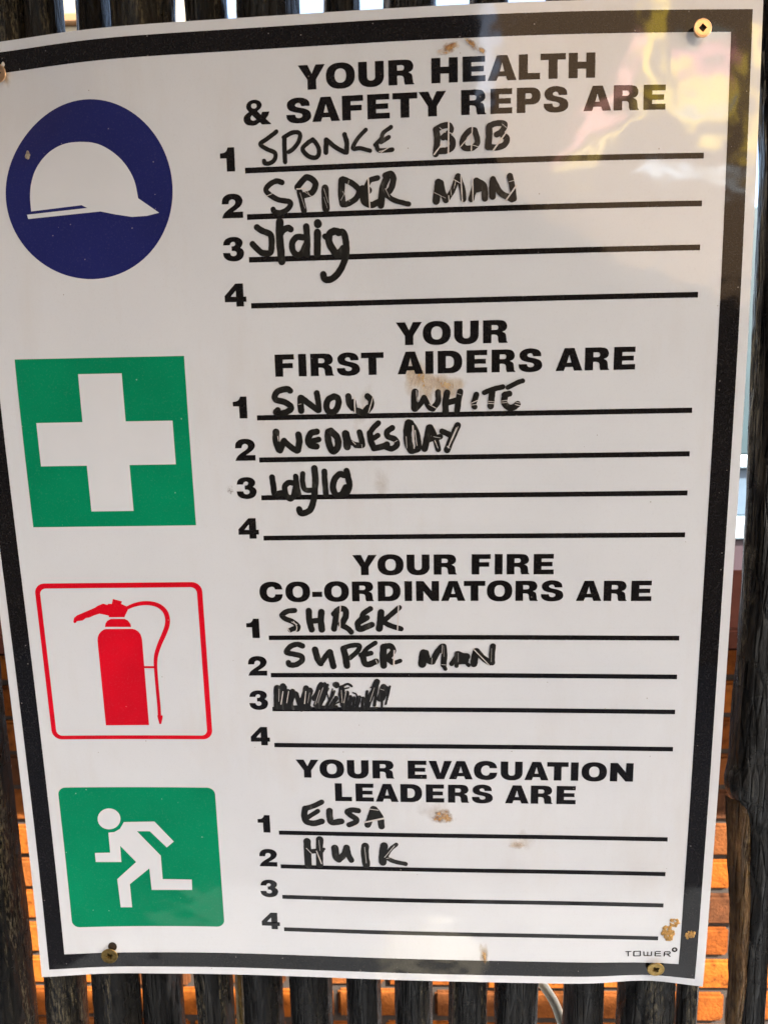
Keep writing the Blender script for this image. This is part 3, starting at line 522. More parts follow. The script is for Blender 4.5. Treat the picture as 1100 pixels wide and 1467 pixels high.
# added, unseen roof slab keeping the sun off fence and sign
bm = bmesh.new()
box(bm, -2.4, 2.6, -0.58, -0.005, 2.12, 2.20)
bmesh.ops.bevel(bm, geom=bm.edges[:], offset=0.01, segments=2, affect='EDGES')
tag(from_bm("added_shade_roof", bm, M_ROOF), "added roof slab out of view, shading the fence and the sign", "roof")

# added unseen backlit cloth; its colours make the reflections at the sign's top right
def in_poly(x, y, P):
    c = False
    j = len(P) - 1
    for i in range(len(P)):
        if (P[i][1] > y) != (P[j][1] > y) and x < (P[j][0] - P[i][0]) * (y - P[i][1]) / (P[j][1] - P[i][1]) + P[i][0]:
            c = not c
        j = i
    return c
PAINT = [
    ((0.74, 0.38, 0.34), [(1.1, 3.04), (1.2, 3.05), (1.11, 2.92), (1.01, 2.83)]),
    ((0.76, 0.40, 0.34), [(0.97, 2.8), (1.08, 2.8), (0.87, 2.56), (0.73, 2.44), (0.56, 2.29), (0.58, 2.34)]),
    ((0.85, 0.62, 0.10), [(1.18, 3.2), (1.3, 3.2), (1.27, 3.05), (1.24, 2.98), (1.22, 2.89), (1.26, 2.8), (1.25, 2.72), (1.2, 2.76), (1.1, 2.79), (1.1, 2.87), (1.16, 2.98)]),
    ((0.85, 0.62, 0.12), [(1.2, 2.76), (1.25, 2.68), (1.39, 2.66), (1.58, 2.74), (1.64, 3.0), (1.52, 2.88), (1.41, 2.86), (1.32, 2.88), (1.3, 2.79)]),
    ((0.88, 0.66, 0.22), [(1.13, 2.7), (1.02, 2.62), (0.9, 2.49), (0.74, 2.33), (0.63, 2.27), (0.6, 2.3), (0.75, 2.4), (0.88, 2.52), (1.06, 2.67), (1.12, 2.74)]),
    ((0.62, 0.26, 0.30), [(1.32, 2.93), (1.52, 2.96), (1.58, 3.01), (1.57, 2.91), (1.48, 2.88), (1.38, 2.87), (1.33, 2.89)]),
    ((0.25, 0.25, 0.22), [(1.38, 3.07), (1.55, 3.08), (1.52, 3.01), (1.42, 2.97), (1.35, 2.99)]),
    ((0.30, 0.36, 0.45), [(1.26, 2.77), (1.44, 2.75), (1.58, 2.87), (1.56, 2.81), (1.41, 2.71), (1.27, 2.73)]),
    ((0.85, 0.60, 0.12), [(1.62, 2.5), (1.75, 2.6), (1.85, 3.2), (1.76, 3.2), (1.70, 2.8)]),
    ((0.62, 0.72, 0.85), [(0.98, 2.4), (1.12, 2.45), (1.21, 2.46), (1.35, 2.43), (1.11, 2.37), (1.04, 2.38)]),
    ((0.50, 0.53, 0.56), [(1.30, 2.47), (1.50, 2.45), (1.62, 2.50), (1.62, 2.42), (1.45, 2.41)]),
]
def build_cloth():
    nx, nz = 150, 84
    s0, s1, z0, z1 = -0.9, 1.5, 1.95, 3.55
    ca, sa = math.cos(math.radians(35)), math.sin(math.radians(35))
    vx, vy, vz = 0.05, 0.30, 1.45            # bands projected from the mirrored viewpoint so the sign's reflection lines up
    me = bpy.data.meshes.new("reflection_cloth")
    vs, fs, cs = [], [], []
    for j in range(nz + 1):
        for i in range(nx + 1):
            s = s0 + (s1 - s0) * i / nx; z = z0 + (z1 - z0) * j / nz
            x, y = 1.1 + s * ca, -2.6 + s * sa
            vs.append((x, y + 0.012 * math.sin(s * 7) * (z1 - z) / 2, z))
            k = (-2.6 - vy) / (y - vy)
            px, pz = vx + (x - vx) * k, vz + (z - vz) * k
            c = (0.20, 0.135, 0.085)
            for col, P in PAINT:
                if in_poly(px, pz, P): c = col
            cs.append(c)
    for j in range(nz):
        for i in range(nx):
            a = j * (nx + 1) + i
            fs.append((a, a + 1, a + nx + 2, a + nx + 1))
    me.from_pydata(vs, [], fs)
    ca = me.color_attributes.new("paint", 'FLOAT_COLOR', 'POINT')
    for i, c in enumerate(cs): ca.data[i].color = (*c, 1)
    mm, t, b, out = mat("reflection_canvas")
    at = node(t, "ShaderNodeAttribute", attribute_name="paint")
    tr = node(t, "ShaderNodeBsdfTranslucent", {"Color": at.outputs["Color"]})
    df = node(t, "ShaderNodeBsdfDiffuse", {"Color": at.outputs["Color"]})
    mx = node(t, "ShaderNodeMixShader", {0: 0.9})
    t.links.new(df.outputs[0], mx.inputs[1]); t.links.new(tr.outputs[0], mx.inputs[2])
    t.links.new(mx.outputs[0], out.inputs[0])
    o = link("reflection_cloth", me, mm, None, True)
    tag(o, "tan cloth painted with yellow and pink bands, mirrored in the sign", "cloth")
build_cloth()
# added pale sheet, unseen, to make the whitish reflection low in the sign
P = [(-.20, -1.29), (-.165, -1.36), (-.08, -1.45), (.04, -1.47), (.13, -1.435), (.155, -1.36), (.18, -1.29)]
bm = bmesh.new()
bot = [bm.verts.new((x, y, 0.002)) for x, y in P]; top = [bm.verts.new((x, y, 0.008 + .004 * math.sin(x * 30))) for x, y in P]
bm.faces.new(top); bm.faces.new(bot[::-1])
for k in range(len(P)): bm.faces.new((bot[k], bot[(k + 1) % len(P)], top[(k + 1) % len(P)], top[k]))
bmesh.ops.recalc_face_normals(bm, faces=bm.faces[:])
tag(from_bm("reflection_paper", bm, M_PAPER), "added pale sheet of paper out of view, making the reflection low in the sign", "paper")
bm = bmesh.new()  # added dark wall out of view: darkens reflections, shades the paving
box(bm, -6.0, 0.25, -3.5, -3.3, 0.0, 4.7)
box(bm, 0.253, 5.5, -3.6, -3.4, 0.0, 2.95)
tag(from_bm("added_dark_wall", bm, M_ADDED_WALL), "dark brown house wall across the paving, facing the sign", "wall")

# ------------------------------------------------------------------ fence poles
def pole_mesh(name, ut, rt, ub, rb, seed, hax, full=True, bow=0.0, knot=None, axis=None):
    """an unpeeled stake: wobbling axis, uneven bark with long cracks.  Axis given at v=-15 and v=428."""
    rnd = random.Random(seed)
    me = bpy.data.meshes.new(name)
    v0, v1 = -280.0, 1698.0
    rows = []
    v = v0
    while v < v1:
        rows.append(v)
        v += 3.2 if -60 < v < 470 else 14.0
    rows.append(v1)
    nseg = 44
    vs, fs = [], []
    sx = seed * 3.17
    for v in rows:
        s = (v + 15.0) / 443.0
        u = ut + (ub - ut) * s
        if s > 1: u = ub + (ub - ut) * 0.25 * (s - 1)
        r = rt + (rb - rt) * min(max(s, -0.3), 1.25)
        u += bow * math.sin(math.pi * min(max(s, 0), 1)) + 0.5 * noise.noise(Vector((sx, v * 0.012, 1.0)))
        if axis:
            for (va, ua, ra), (vb, ub2, rb2) in zip(axis, axis[1:]):
                if va <= v <= vb or (v < axis[0][0] and va == axis[0][0]):
                    q = max(0.0, (v - va) / (vb - va)); q = q * q * (3 - 2 * q)
                    u = ua + (ub2 - ua) * q; r = ra + (rb2 - ra) * q
        hh = hax + 0.8 * noise.noise(Vector((sx, v * 0.01, 9.0)))
        for k in range(nseg):
            a = 2 * math.pi * k / nseg
            ca, sa = math.cos(a), math.sin(a)
            q = Vector((ca * 1.3 + sx, sa * 1.3, v * 0.006))
            d = 0.10 * noise.noise(q) + 0.05 * noise.noise(Vector((ca * 4 + sx, sa * 4, v * 0.02)))
            cr = noise.noise(Vector((ca * 6 + sx * 2, sa * 6, v * 0.018 + 4)))
            d -= 0.10 * max(0.0, 0.22 - abs(cr)) / 0.22 * (0.5 + 0.5 * noise.noise(Vector((sx, v * 0.02, ca * 2))))
            d += 0.022 * noise.noise(Vector((ca * 14 + sx, sa * 14, v * 0.16)))
            rr = r * (1 + d)
            if knot:
                kv, kh, ka, kg = knot
                rr += kg * math.exp(-((v - kv) / kh) ** 2) * max(0, math.cos(a - ka)) ** 2
            vs.append(W3(u + rr * ca, v, hh + rr * sa))
    n = len(rows)
    for j in range(n - 1):
        for k in range(nseg):
            a = j * nseg + k; b2 = j * nseg + (k + 1) % nseg
            fs.append((a, b2, b2 + nseg, a + nseg))
    fs.append(tuple(range(nseg))[::-1])
    fs.append(tuple((n - 1) * nseg + k for k in range(nseg)))
    me.from_pydata([tuple(q) for q in vs], [], fs)
    return me

POLES = [  # u, radius at the top; u, radius at the bottom; bark; label
    (-31.0, 12.0, -27.5, 12.5, 1, "thick rough pole standing free of the sign at its left edge"),
    (14.6, 7.2, 1.7, 9.4, 1, "cracked black pole behind the sign's lower left corner"),
    (29.1, 7.4, 27.1, 10.9, 1, "ridged pole directly behind the lower left screw"),
    (47.4, 6.4, 47.8, 10.0, 0, "smooth black pole just right of the one behind the lower left screw"),
    (69.4, 12.9, 75.0, 8.9, 1, "dark pole below the right edge of the green running figure panel"),
    (94.4, 8.7, 98.9, 9.6, 1, "streaked dark pole below the lowest printed numeral 4"),
    (119.5, 12.5, 122.1, 10.5, 0, "plain black pole below the left part of the lowest writing line"),
    (148.6, 7.2, 147.7, 8.3, 2, "slim black pole, fourth to the left of the pale cable"),
    (175.4, 10.4, 172.0, 9.2, 0, "matt black pole, third to the left of the pale cable"),
    (206.1, 7.7, 197.3, 9.4, 1, "pole with a pale worn streak, second to the left of the pale cable"),
    (235.8, 7.6, 219.9, 9.8, 2, "black pole just left of the pale cable under the sign"),
    (258.1, 8.1, 252.0, 9.9, 0, "black pole just right of the pale cable under the sign"),
    (285.3, 10.8, 281.0, 13.2, 2, "thick black pole behind the lower right screw"),
    (304.9, 4.0, 301.1, 4.9, 2, "thin pole under the sign's lower right corner"),
]
def build_fence():
    for i, (ut, rt, ub, rb, bk, lab) in enumerate(POLES):
        hax = -25.0 if i not in (3,) else -29.0
        me = pole_mesh("fence_pole", ut, rt, ub, rb, 11 + i * 7, hax)
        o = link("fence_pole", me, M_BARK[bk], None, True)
        tag(o, lab, "pole", "dark poles of the fence")
    # the thick pole right of the sign: knotted, with its bark torn off along one side
    root = empty("fence_pole", W3(325, 1698, -25), "thick knotted black pole standing free right of the sign", "pole", "dark poles of the fence")
    me = pole_mesh("trunk", 319, 9, 328, 9, 301, -23.0, knot=(311.0, 9.0, 2.7, 5.0),
                   axis=[(-280, 316, 9), (-15, 319, 9.2), (65, 323.6, 9.2), (209, 324.9, 9.1), (290, 323.4, 9.2), (345, 327.8, 8.0), (430, 328.8, 7.6), (1710, 331, 10)])
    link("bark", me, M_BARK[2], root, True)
    # peeled strip on its left flank below the knot
    bm = bmesh.new()
    rows = []
    for k in range(60):
        v = 316 + k * 2.6
        s = k / 59
        wd = 6.5 * (1 - s) ** 0.6 + 3.0
        c = 312.6 + 5.4 * min(1, s * 2.2) ** 0.8 + 1.0 * s + 0.6 * noise.noise(Vector((v * .05, 3, 1)))
        row = []
        for a, dh in ((-0.5, -5.0), (-0.28, -1.2), (0.0, 0.2), (0.3, -0.2), (0.5, -2.4)):
            row.append(bm.verts.new(W3(c + wd * (a + 0.5) - 1.0 + 0.35 * noise.noise(Vector((a * 5, v * .22, 2))), v, -16.6 + dh * 0.8 + 1.6 * (a + .5))))
        rows.append(row)
    for r_a, r_b in zip(rows, rows[1:]):
        for k in range(4):
            bm.faces.new((r_a[k], r_a[k + 1], r_b[k + 1], r_b[k]))
    bmesh.ops.solidify(bm, geom=bm.faces[:], thickness=0.0012)
    bmesh.ops.recalc_face_normals(bm, faces=bm.faces[:])
    from_bm("peeled_strip", bm, M_PEEL, root, True)
    # poles beyond the two edges of the picture
    for k in range(5):
        for side in (-1, 1):
            u = -58.0 - 27 * k if side < 0 else 352.0 + 27 * k
            me = pole_mesh("fence_pole", u + random.uniform(-4, 4), 9, u, 10, 500 + k * 2 + side, -25.0)
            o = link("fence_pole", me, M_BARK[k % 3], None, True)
            tag(o, "dark fence pole beyond the %s edge of the picture" % ("left" if side < 0 else "right"), "pole", "dark poles of the fence")
    # thin weathered stick between two poles at the top
    bm = bmesh.new()
    prev = None
    for k in range(30):
        v = -120 + k * 8
        ring = [bm.verts.new(W3(49.5 + 0.115 * (v + 27) * 0.5 + 1.9 * math.cos(a * math.pi / 5) * (1 + .08 * noise.noise(Vector((a, v * .1, 0)))), v, -31.0 + 1.9 * math.sin(a * math.pi / 5))) for a in range(10)]
        if prev:
            for a in range(10):
                bm.faces.new((prev[a], prev[(a + 1) % 10], ring[(a + 1) % 10], ring[a]))
        else:
            bm.faces.new(ring)
        prev = ring
    bm.faces.new(prev[::-1])
    bmesh.ops.recalc_face_normals(bm, faces=bm.faces[:])
    tag(from_bm("thin_stick", bm, M_STICK, None, True), "thin weathered grey stick wedged between dark poles above the sign's top left", "stick")
build_fence()

def tube_world(name, pts, r, mm, n=10):
    bm = bmesh.new()
    prev = None
    P = [Vector(q) for q in pts]
    for i, c in enumerate(P):
        d = (P[min(i + 1, len(P) - 1)] - P[max(i - 1, 0)]).normalized()
        a = d.cross(Vector((0, 1, 0.01))).normalized(); b = d.cross(a)
        ring = [bm.verts.new(c + (a * math.cos(2 * math.pi * k / n) + b * math.sin(2 * math.pi * k / n)) * r) for k in range(n)]
        if prev:
            for k in range(n): bm.faces.new((prev[k], prev[(k + 1) % n], ring[(k + 1) % n], ring[k]))
        else: bm.faces.new(ring)
        prev = ring
    bm.faces.new(prev[::-1])
    bmesh.ops.recalc_face_normals(bm, faces=bm.faces[:])
    return from_bm(name, bm, mm, None, True)
def peel_stick(u, v0, v1, lab):
    pts = [W3(u + 0.5 * math.sin(k * 0.9) , v0 + (v1 - v0) * k / 24, -37) for k in range(25)]
    tag(tube_world("thin_stick", pts, 0.0030, M_TAN), lab, "stick")
peel_stick(84.4, 300, 1698, "thin golden tan stick behind the black pole below the running figure panel")
cp = catmull([(212, 405), (226, 420), (234.9, 430.4), (238.5, 435.5), (242.4, 442.2), (245.4, 450.1), (247.3, 460.2), (249, 500), (249, 800), (250, 1300), (250, 1698)], 8)
tag(tube_world("cable", [W3(q.x, q.y, -45) for q in cp], 0.0024, M_CABLE), "pale curved cable hanging behind the poles below the sign", "cable")

# ------------------------------------------------------------------ the sign
sign = empty("safety_sign", W3(150, 399, 0), "white health and safety sign with black border and handwritten names, screwed to dark poles", "sign")

def build_sheet():
    nu, nv = 100, 133
    vs, fs = [], []
    for j in range(nv + 1):
        for i in range(nu + 1):
            u = SU * i / nu; v = SV * j / nv
            vs.append(W3(u, v, bend(u, v)))
    N = len(vs)
    for j in range(nv + 1):
        for i in range(nu + 1):
            u = SU * i / nu; v = SV * j / nv
            vs.append(W3(u, v, bend(u, v) - 1.1))
    def I(i, j, k=0): return k * N + j * (nu + 1) + i
    for j in range(nv):
        for i in range(nu):
            fs.append((I(i, j), I(i, j + 1), I(i + 1, j + 1), I(i + 1, j)))
            fs.append((I(i, j, 1), I(i + 1, j, 1), I(i + 1, j + 1, 1), I(i, j + 1, 1)))
    ns = len(fs)
    for i in range(nu):
        fs.append((I(i, 0), I(i + 1, 0), I(i + 1, 0, 1), I(i, 0, 1)))
        fs.append((I(i, nv), I(i, nv, 1), I(i + 1, nv, 1), I(i + 1, nv)))
    for j in range(nv):
        fs.append((I(0, j), I(0, j, 1), I(0, j + 1, 1), I(0, j + 1)))
        fs.append((I(nu, j), I(nu, j + 1), I(nu, j + 1, 1), I(nu, j, 1)))
    me = bpy.data.meshes.new("sheet")
    me.from_pydata([tuple(q) for q in vs], [], fs)
    o = link("sheet", me, M_SHEET, sign)
    for k, f in enumerate(me.polygons): f.use_smooth = k < ns
    nor = []
    for k, f in enumerate(me.polygons):
        for li in f.loop_indices:
            vi = me.loops[li].vertex_index
            if k < ns:
                q = me.vertices[vi].co
                nn = sheet_normal(q.x * 1000 + 150, (1.7 - q.z) * 1000)
                nor.append(nn if vi < N else -nn)
            else:
                nor.append(f.normal.copy())
    me.normals_split_custom_set(nor)
build_sheet()

H1, H2 = 0.07, 0.12
MG, BD = 3.69, 7.45
a, b = MG, MG + BD
bent_mesh("printed_border", [([rrect(a, a, SU - a, SV - a, 0.05, 1), rrect(b, b, SU - b, SV - b, 0.05, 1)], H1, 0)], sign, M_BLACK)

# pictograms
o = bent_mesh("helmet_roundel", [([circle(52.54, 57.38, 32.87, 96)], H1, 0)], sign, M_BLUE)
def child(name, polys, parent, mats):
    c = bent_mesh(name, polys, sign, mats)
    c.parent = parent
    c.matrix_parent_inverse = Matrix.Identity(4)
    return c
hp = D["helmet"]
hel = catmull(hp[:14], 5) + [Vector(q) for q in hp[14:]]
child("helmet", [([hel], H2, 0)], o, M_WHITE)
o = bent_mesh("first_aid_panel", [([rrect(18.75, 119.8, 85.98, 187.05, 0.05, 1)], H1, 0)], sign, M_GREEN)
cu, cv, ca, ch = 52.26, 153.35, 27.39, 8.67
child("cross", [([[(cu - ch, cv - ca), (cu + ch, cv - ca), (cu + ch, cv - ch), (cu + ca, cv - ch), (cu + ca, cv + ch), (cu + ch, cv + ch), (cu + ch, cv + ca), (cu - ch, cv + ca), (cu - ch, cv + ch), (cu - ca, cv + ch), (cu - ca, cv - ch), (cu - ch, cv - ch)]], H2, 0)], o, M_WHITE)
o = bent_mesh("fire_equipment_frame", [([rrect(16.2, 211.0, 86.55, 281.5, 4.2), rrect(18.25, 213.2, 84.3, 279.75, 2.6)], H1, 0)], sign, M_RED)
polys = [([[Vector(q) for q in D["ext_body"]]], H1, 0), ([[Vector(q) for q in D["ext_collar"]]], H1, 0), ([[Vector(q) for q in D["ext_head"]]], H1, 0), ([[Vector(q) for q in D["ext_bracket"]]], H1 + .01, 0), ([[Vector(q) for q in D["ext_nozzle"]]], H1 + .01, 0)]
wd, pts = D["ext_hose"]
C = catmull(pts, 6)
lf, rt = [], []
for i, c in enumerate(C):
    d = (C[min(i + 1, len(C) - 1)] - C[max(i - 1, 0)]).normalized()
    ww = wd / 2 * (0.8 + 0.35 * math.sin(math.pi * min(1, i / len(C) * 1.25)))
    lf.append(c + Vector((-d.y, d.x)) * ww); rt.append(c - Vector((-d.y, d.x)) * ww)
polys.append(([lf + rt[::-1]], H1 + .02, 0))
child("fire_extinguisher", polys, o, M_RED)
o = bent_mesh("evacuation_panel", [([rrect(16.0, 304.5, 85.85, 374.25, 3.4)], H1, 0)], sign, M_GREEN)
child("running_figure", [([[Vector(q) for q in D["runner"]]], H2, 0), ([[Vector(q) for q in D["runner_head"]]], H2, 0)], o, M_WHITE)

# printed lettering: heavy extended capitals drawn as outlines, 1 unit = cap height, y up
def se(cx, cy, rx, ry, a0, a1, n=14, p=2.35):
    out = []
    for k in range(n + 1):
        t = math.radians(a0 + (a1 - a0) * k / n)
        c, s = math.cos(t), math.sin(t)
        out.append((cx + rx * math.copysign(abs(c) ** (2 / p), c), cy + ry * math.copysign(abs(s) ** (2 / p), s)))
    return out
def sp(items, n=5):
    """closed outline: points marked with a third value are sharp corners, runs between them are smooth"""
    ks = [i for i, q in enumerate(items) if len(q) == 3]
    if not ks: return [tuple(q) for q in catmull(items, n, True)]
    it = items[ks[0]:] + items[:ks[0]]
    it.append(it[0])
    ks = [i for i, q in enumerate(it) if len(q) == 3]
    out = []
    for s, e in zip(ks, ks[1:]):
        run = [q[:2] for q in it[s:e + 1]]
        out += [tuple(q) for q in (catmull(run, n) if len(run) > 2 else [Vector(run[0]), Vector(run[1])])][:-1]
    return out
G = {}
G['H'] = (1.0, [[(0, 0), (.34, 0), (.34, .37), (.66, .37), (.66, 0), (1, 0), (1, 1), (.66, 1), (.66, .64), (.34, .64), (.34, 1), (0, 1)]])
G['E'] = (.86, [[(0, 0), (.86, 0), (.86, .235), (.335, .235), (.335, .395), (.80, .395), (.80, .61), (.335, .61), (.335, .77), (.85, .77), (.85, 1), (0, 1)]])
G['F'] = (.82, [[(0, 0), (.335, 0), (.335, .38), (.76, .38), (.76, .605), (.335, .605), (.335, .765), (.82, .765), (.82, 1), (0, 1)]])
G['L'] = (.80, [[(0, 0), (.80, 0), (.80, .25), (.335, .25), (.335, 1), (0, 1)]])
G['T'] = (.95, [[(.307, 0), (.643, 0), (.643, .75), (.95, .75), (.95, 1), (0, 1), (0, .75), (.307, .75)]])
G['I'] = (.335, [[(0, 0), (.335, 0), (.335, 1), (0, 1)]])
G['A'] = (1.08, [[(0, 0), (.335, 0), (.39, .165), (.69, .165), (.745, 0), (1.08, 0), (.735, 1), (.345, 1)], [(.452, .36), (.628, .36), (.54, .71)]])
G['V'] = (1.06, [[(0, 1), (.35, 1), (.535, .32), (.71, 1), (1.06, 1), (.705, 0), (.36, 0)]])
G['Y'] = (1.05, [[(0, 1), (.37, 1), (.53, .64), (.685, 1), (1.05, 1), (.695, .40), (.695, 0), (.36, 0), (.36, .40)]])
G['N'] = (1.02, [[(0, 0), (.325, 0), (.325, .50), (.69, 0), (1.02, 0), (1.02, 1), (.695, 1), (.695, .50), (.33, 1), (0, 1)]])
G['O'] = (1.12, [se(.56, .5, .56, .525, 0, 360, 44)[:-1], se(.56, .5, .225, .285, 0, 360, 32)[:-1]])
G['D'] = (1.02, [[(0, 0), (.50, 0)] + se(.50, .5, .52, .5, -90, 90, 24)[1:-1] + [(.50, 1), (0, 1)], [(.335, .24), (.45, .24)] + se(.45, .5, .23, .26, -90, 90, 16)[1:-1] + [(.45, .76), (.335, .76)]])
G['U'] = (.98, [[(0, 1)] + se(.49, .42, .49, .445, 180, 360, 26) + [(.98, 1), (.645, 1)] + se(.49, .40, .155, .165, 0, -180, 16) + [(.335, 1)]])
G['P'] = (.93, [[(0, 0), (.335, 0), (.335, .325), (.56, .325)] + se(.56, .6625, .37, .3375, -90, 90, 18)[1:-1] + [(.56, 1), (0, 1)], [(.335, .555), (.50, .555)] + se(.50, .665, .095, .11, -90, 90, 10)[1:-1] + [(.50, .775), (.335, .775)]])
G['R'] = (.98, [sp([(0, 0, 1), (.335, 0, 1), (.335, .37, 1), (.43, .37), (.54, .345), (.59, .26), (.60, .12), (.635, 0, 1), (.98, 0, 1), (.98, .03), (.94, .08), (.925, .22), (.90, .37), (.85, .44), (.76, .49, 1), (.87, .54), (.94, .64), (.95, .76), (.90, .89), (.80, .97), (.62, 1.0, 1), (0, 1, 1)]),
                 [(.335, .575), (.50, .575)] + se(.50, .68, .10, .105, -90, 90, 10)[1:-1] + [(.50, .785), (.335, .785)]])
G['S'] = (.97, [sp([(.925, .67, 1), (.90, .84), (.76, .97), (.49, 1.025), (.24, .985), (.07, .86), (.035, .69), (.11, .53), (.29, .445), (.50, .395), (.61, .345), (.63, .275), (.58, .21), (.48, .19), (.385, .225), (.34, .335, 1), (0, .335, 1), (.03, .16), (.19, .02), (.47, -.025), (.76, .015), (.94, .14), (.97, .32), (.89, .48), (.69, .575), (.48, .625), (.375, .675), (.365, .755), (.45, .805), (.545, .785), (.595, .67, 1)])])
G['C'] = (1.08, [sp([(1.06, .385, 1), (1.0, .17), (.84, .025), (.57, -.025), (.27, .03), (.07, .20), (0, .5), (.07, .80), (.27, .97), (.57, 1.025), (.84, .965), (.99, .83), (1.05, .63, 1), (.715, .63, 1), (.67, .735), (.57, .77), (.43, .725), (.35, .61), (.335, .5), (.35, .38), (.43, .265), (.57, .225), (.67, .265), (.72, .385, 1)])])
G['-'] = (.45, [[(0, .235), (.45, .235), (.45, .50), (0, .50)]])
G['&'] = (1.16, [sp([(1.16, 0, 1), (.76, 0, 1), (.67, .085), (.54, 0), (.36, -.03), (.13, .02), (.01, .17), (.03, .36), (.16, .49), (.23, .54), (.15, .66), (.14, .82), (.25, .97), (.46, 1.03), (.67, .98), (.78, .83), (.73, .68), (.59, .56, 1), (.73, .40, 1), (.79, .52, 1), (1.09, .52, 1), (1.03, .36), (.93, .23, 1)]),
                 se(.455, .775, .115, .105, 0, 360, 16)[:-1], [(.36, .40), (.29, .31), (.31, .21), (.40, .17), (.50, .20), (.53, .22)]])
G['1'] = (.62, [sp([(.27, 0, 1), (.62, 0, 1), (.62, 1, 1), (.34, 1, 1), (.29, .88), (.18, .79), (0, .765, 1), (0, .555, 1), (.27, .555, 1)])])
G['2'] = (.95, [sp([(0, 0, 1), (.95, 0, 1), (.95, .26, 1), (.50, .26, 1), (.66, .36), (.85, .50), (.95, .69), (.90, .87), (.73, .99), (.48, 1.025), (.23, .98), (.06, .83), (.01, .59, 1), (.32, .59, 1), (.36, .73), (.48, .79), (.60, .74), (.62, .64), (.54, .53), (.30, .37), (.10, .20)])])
G['3'] = (.95, [sp([(.02, .67, 1), (.08, .86), (.24, .98), (.48, 1.02), (.73, .98), (.88, .86), (.90, .71), (.84, .60), (.79, .56, 1), (.91, .46), (.95, .31), (.87, .12), (.70, .01), (.47, -.025), (.22, .02), (.05, .15), (0, .345, 1), (.31, .345, 1), (.36, .24), (.48, .20), (.59, .25), (.61, .35), (.53, .42), (.40, .425, 1), (.40, .62, 1), (.51, .635), (.57, .70), (.56, .77), (.47, .81), (.37, .77), (.32, .67, 1)])])
G['4'] = (.98, [[(.52, 0), (.86, 0), (.86, .20), (.98, .20), (.98, .43), (.86, .43), (.86, 1), (.51, 1), (0, .47), (0, .20), (.52, .20)], [(.52, .43), (.28, .43), (.52, .70)]])
SIDE = {'H': .09, 'E': .09, 'F': .09, 'L': .09, 'I': .09, 'N': .09, 'D': .09, 'U': .085, 'P': .09, 'R': .09, 'O': .05, 'C': .05, 'S': .045, 'A': .0, 'V': .0, 'Y': .0, 'T': .02, '-': .04, '&': .04}
KERN = {'LT': -.10, 'AT': -.09, 'TA': -.0, 'TY': .03, 'VA': -.14, 'YO': -.02, 'PS': -.01, 'FE': -.02, 'EV': .0, 'LE': 0, 'UA': .0}
def word_loops(text, x0, x1, base, cap):
    pos, x, prev = [], 0.0, None
    for ch in text:
        if prev is not None:
            x += SIDE[prev] + SIDE[ch] + KERN.get(prev + ch, 0)
        pos.append(x); x += G[ch][0]; prev = ch
    k = (x1 - x0) / x
    out = []
    for ch, px in zip(text, pos):
        out.append([[(x0 + (px + q[0]) * k, base - q[1] * cap) for q in lp] for lp in G[ch][1]])
    return out
CAP = 8.45
HEAD = [
    (25.85, [("YOUR", 134.2, 176.3), ("HEALTH", 182.5, 240.7)]),
    (37.0, [("&", 113.4, 123.8), ("SAFETY", 129.4, 187.7), ("REPS", 193.1, 231.3), ("ARE", 236.75, 266.1)]),
    (117.6, [("YOUR", 168.3, 210.5)]),
    (128.5, [("FIRST", 121.3, 163.4), ("AIDERS", 168.7, 223.6), ("ARE", 228.7, 258.4)]),
    (208.7, [("YOUR", 149.05, 191.3), ("FIRE", 197.3, 230.0)]),
    (219.85, [("CO-ORDINATORS", 110.3, 234.0), ("ARE", 239.1, 268.8)]),
    (299.05, [("YOUR", 122.1, 164.5), ("EVACUATION", 170.3, 264.9)]),
    (310.0, [("LEADERS", 138.7, 206.45), ("ARE", 211.65, 241.45)]),
]
for base, words_ in HEAD:
    polys = []
    for tx, x0, x1 in words_:
        for loops in word_loops(tx, x0, x1, base, CAP): polys.append((loops, H1, 0))
    bent_mesh("heading", polys, sign, M_TEXT)
for i, v in enumerate(D["lines"]):
    n = str(i % 4 + 1)
    x0 = {'1': 104.0, '2': 103.7, '3': 103.4, '4': 103.15}[n]
    x1 = {'1': 109.45, '2': 111.75, '3': 111.45, '4': 111.45}[n]
    base = v + {'1': 0.1, '2': 0.2, '3': 0.2, '4': 0.15}[n]
    kx = (x1 - x0) / G[n][0]
    bent_mesh("numeral", [([[(x0 + q[0] * kx, base - q[1] * 8.5) for q in lp] for lp in G[n][1]], H1, 0)], sign, M_TEXT)
    xr = 280.56 if i < 15 else 279.2
    bent_mesh("writing_line", [([[(113.21, v - 1.0), (xr, v - 1.0), (xr, v + 1.0), (113.21, v + 1.0)]], H1, 0)], sign, M_TEXT)

# maker's mark
bm = bmesh.new()
for k, (wd, pts) in enumerate(D["mark"]): ribbon(bm, wd, pts, H1 + 0.004 * k, 0, caps=False, jitter=0)
sheet_shading(from_bm("maker_mark", bm, M_TEXT, sign, True))
(mu, mv), mr = D["mark_ring"][0], D["mark_ring"][1]
bent_mesh("maker_mark_ring", [([circle(mu, mv, mr * 1.15, 24), circle(mu, mv, mr * 0.45, 16)], H1, 0)], sign, M_TEXT)

# handwriting with its scratches
for k in ["n%d" % i for i in range(1, 12)]:
    bm = bmesh.new()
    h = 0.13
    for wd, pts in D["names"][k]:
        ribbon(bm, wd * (1.21 if k != "n9" else 1.32), pts, h, 0, jitter=0.10 if k != "n9" else 0.35)
        h += 0.004
    h += 0.02
    for wd, pts in D["scratches"].get(k, []):
        ribbon(bm, wd, pts, h, 1, jitter=0.5, n=4)
        h += 0.004
    sheet_shading(from_bm("handwritten_name", bm, [M_DRY if k == "n9" else M_INK, M_SCRATCH], sign, True))

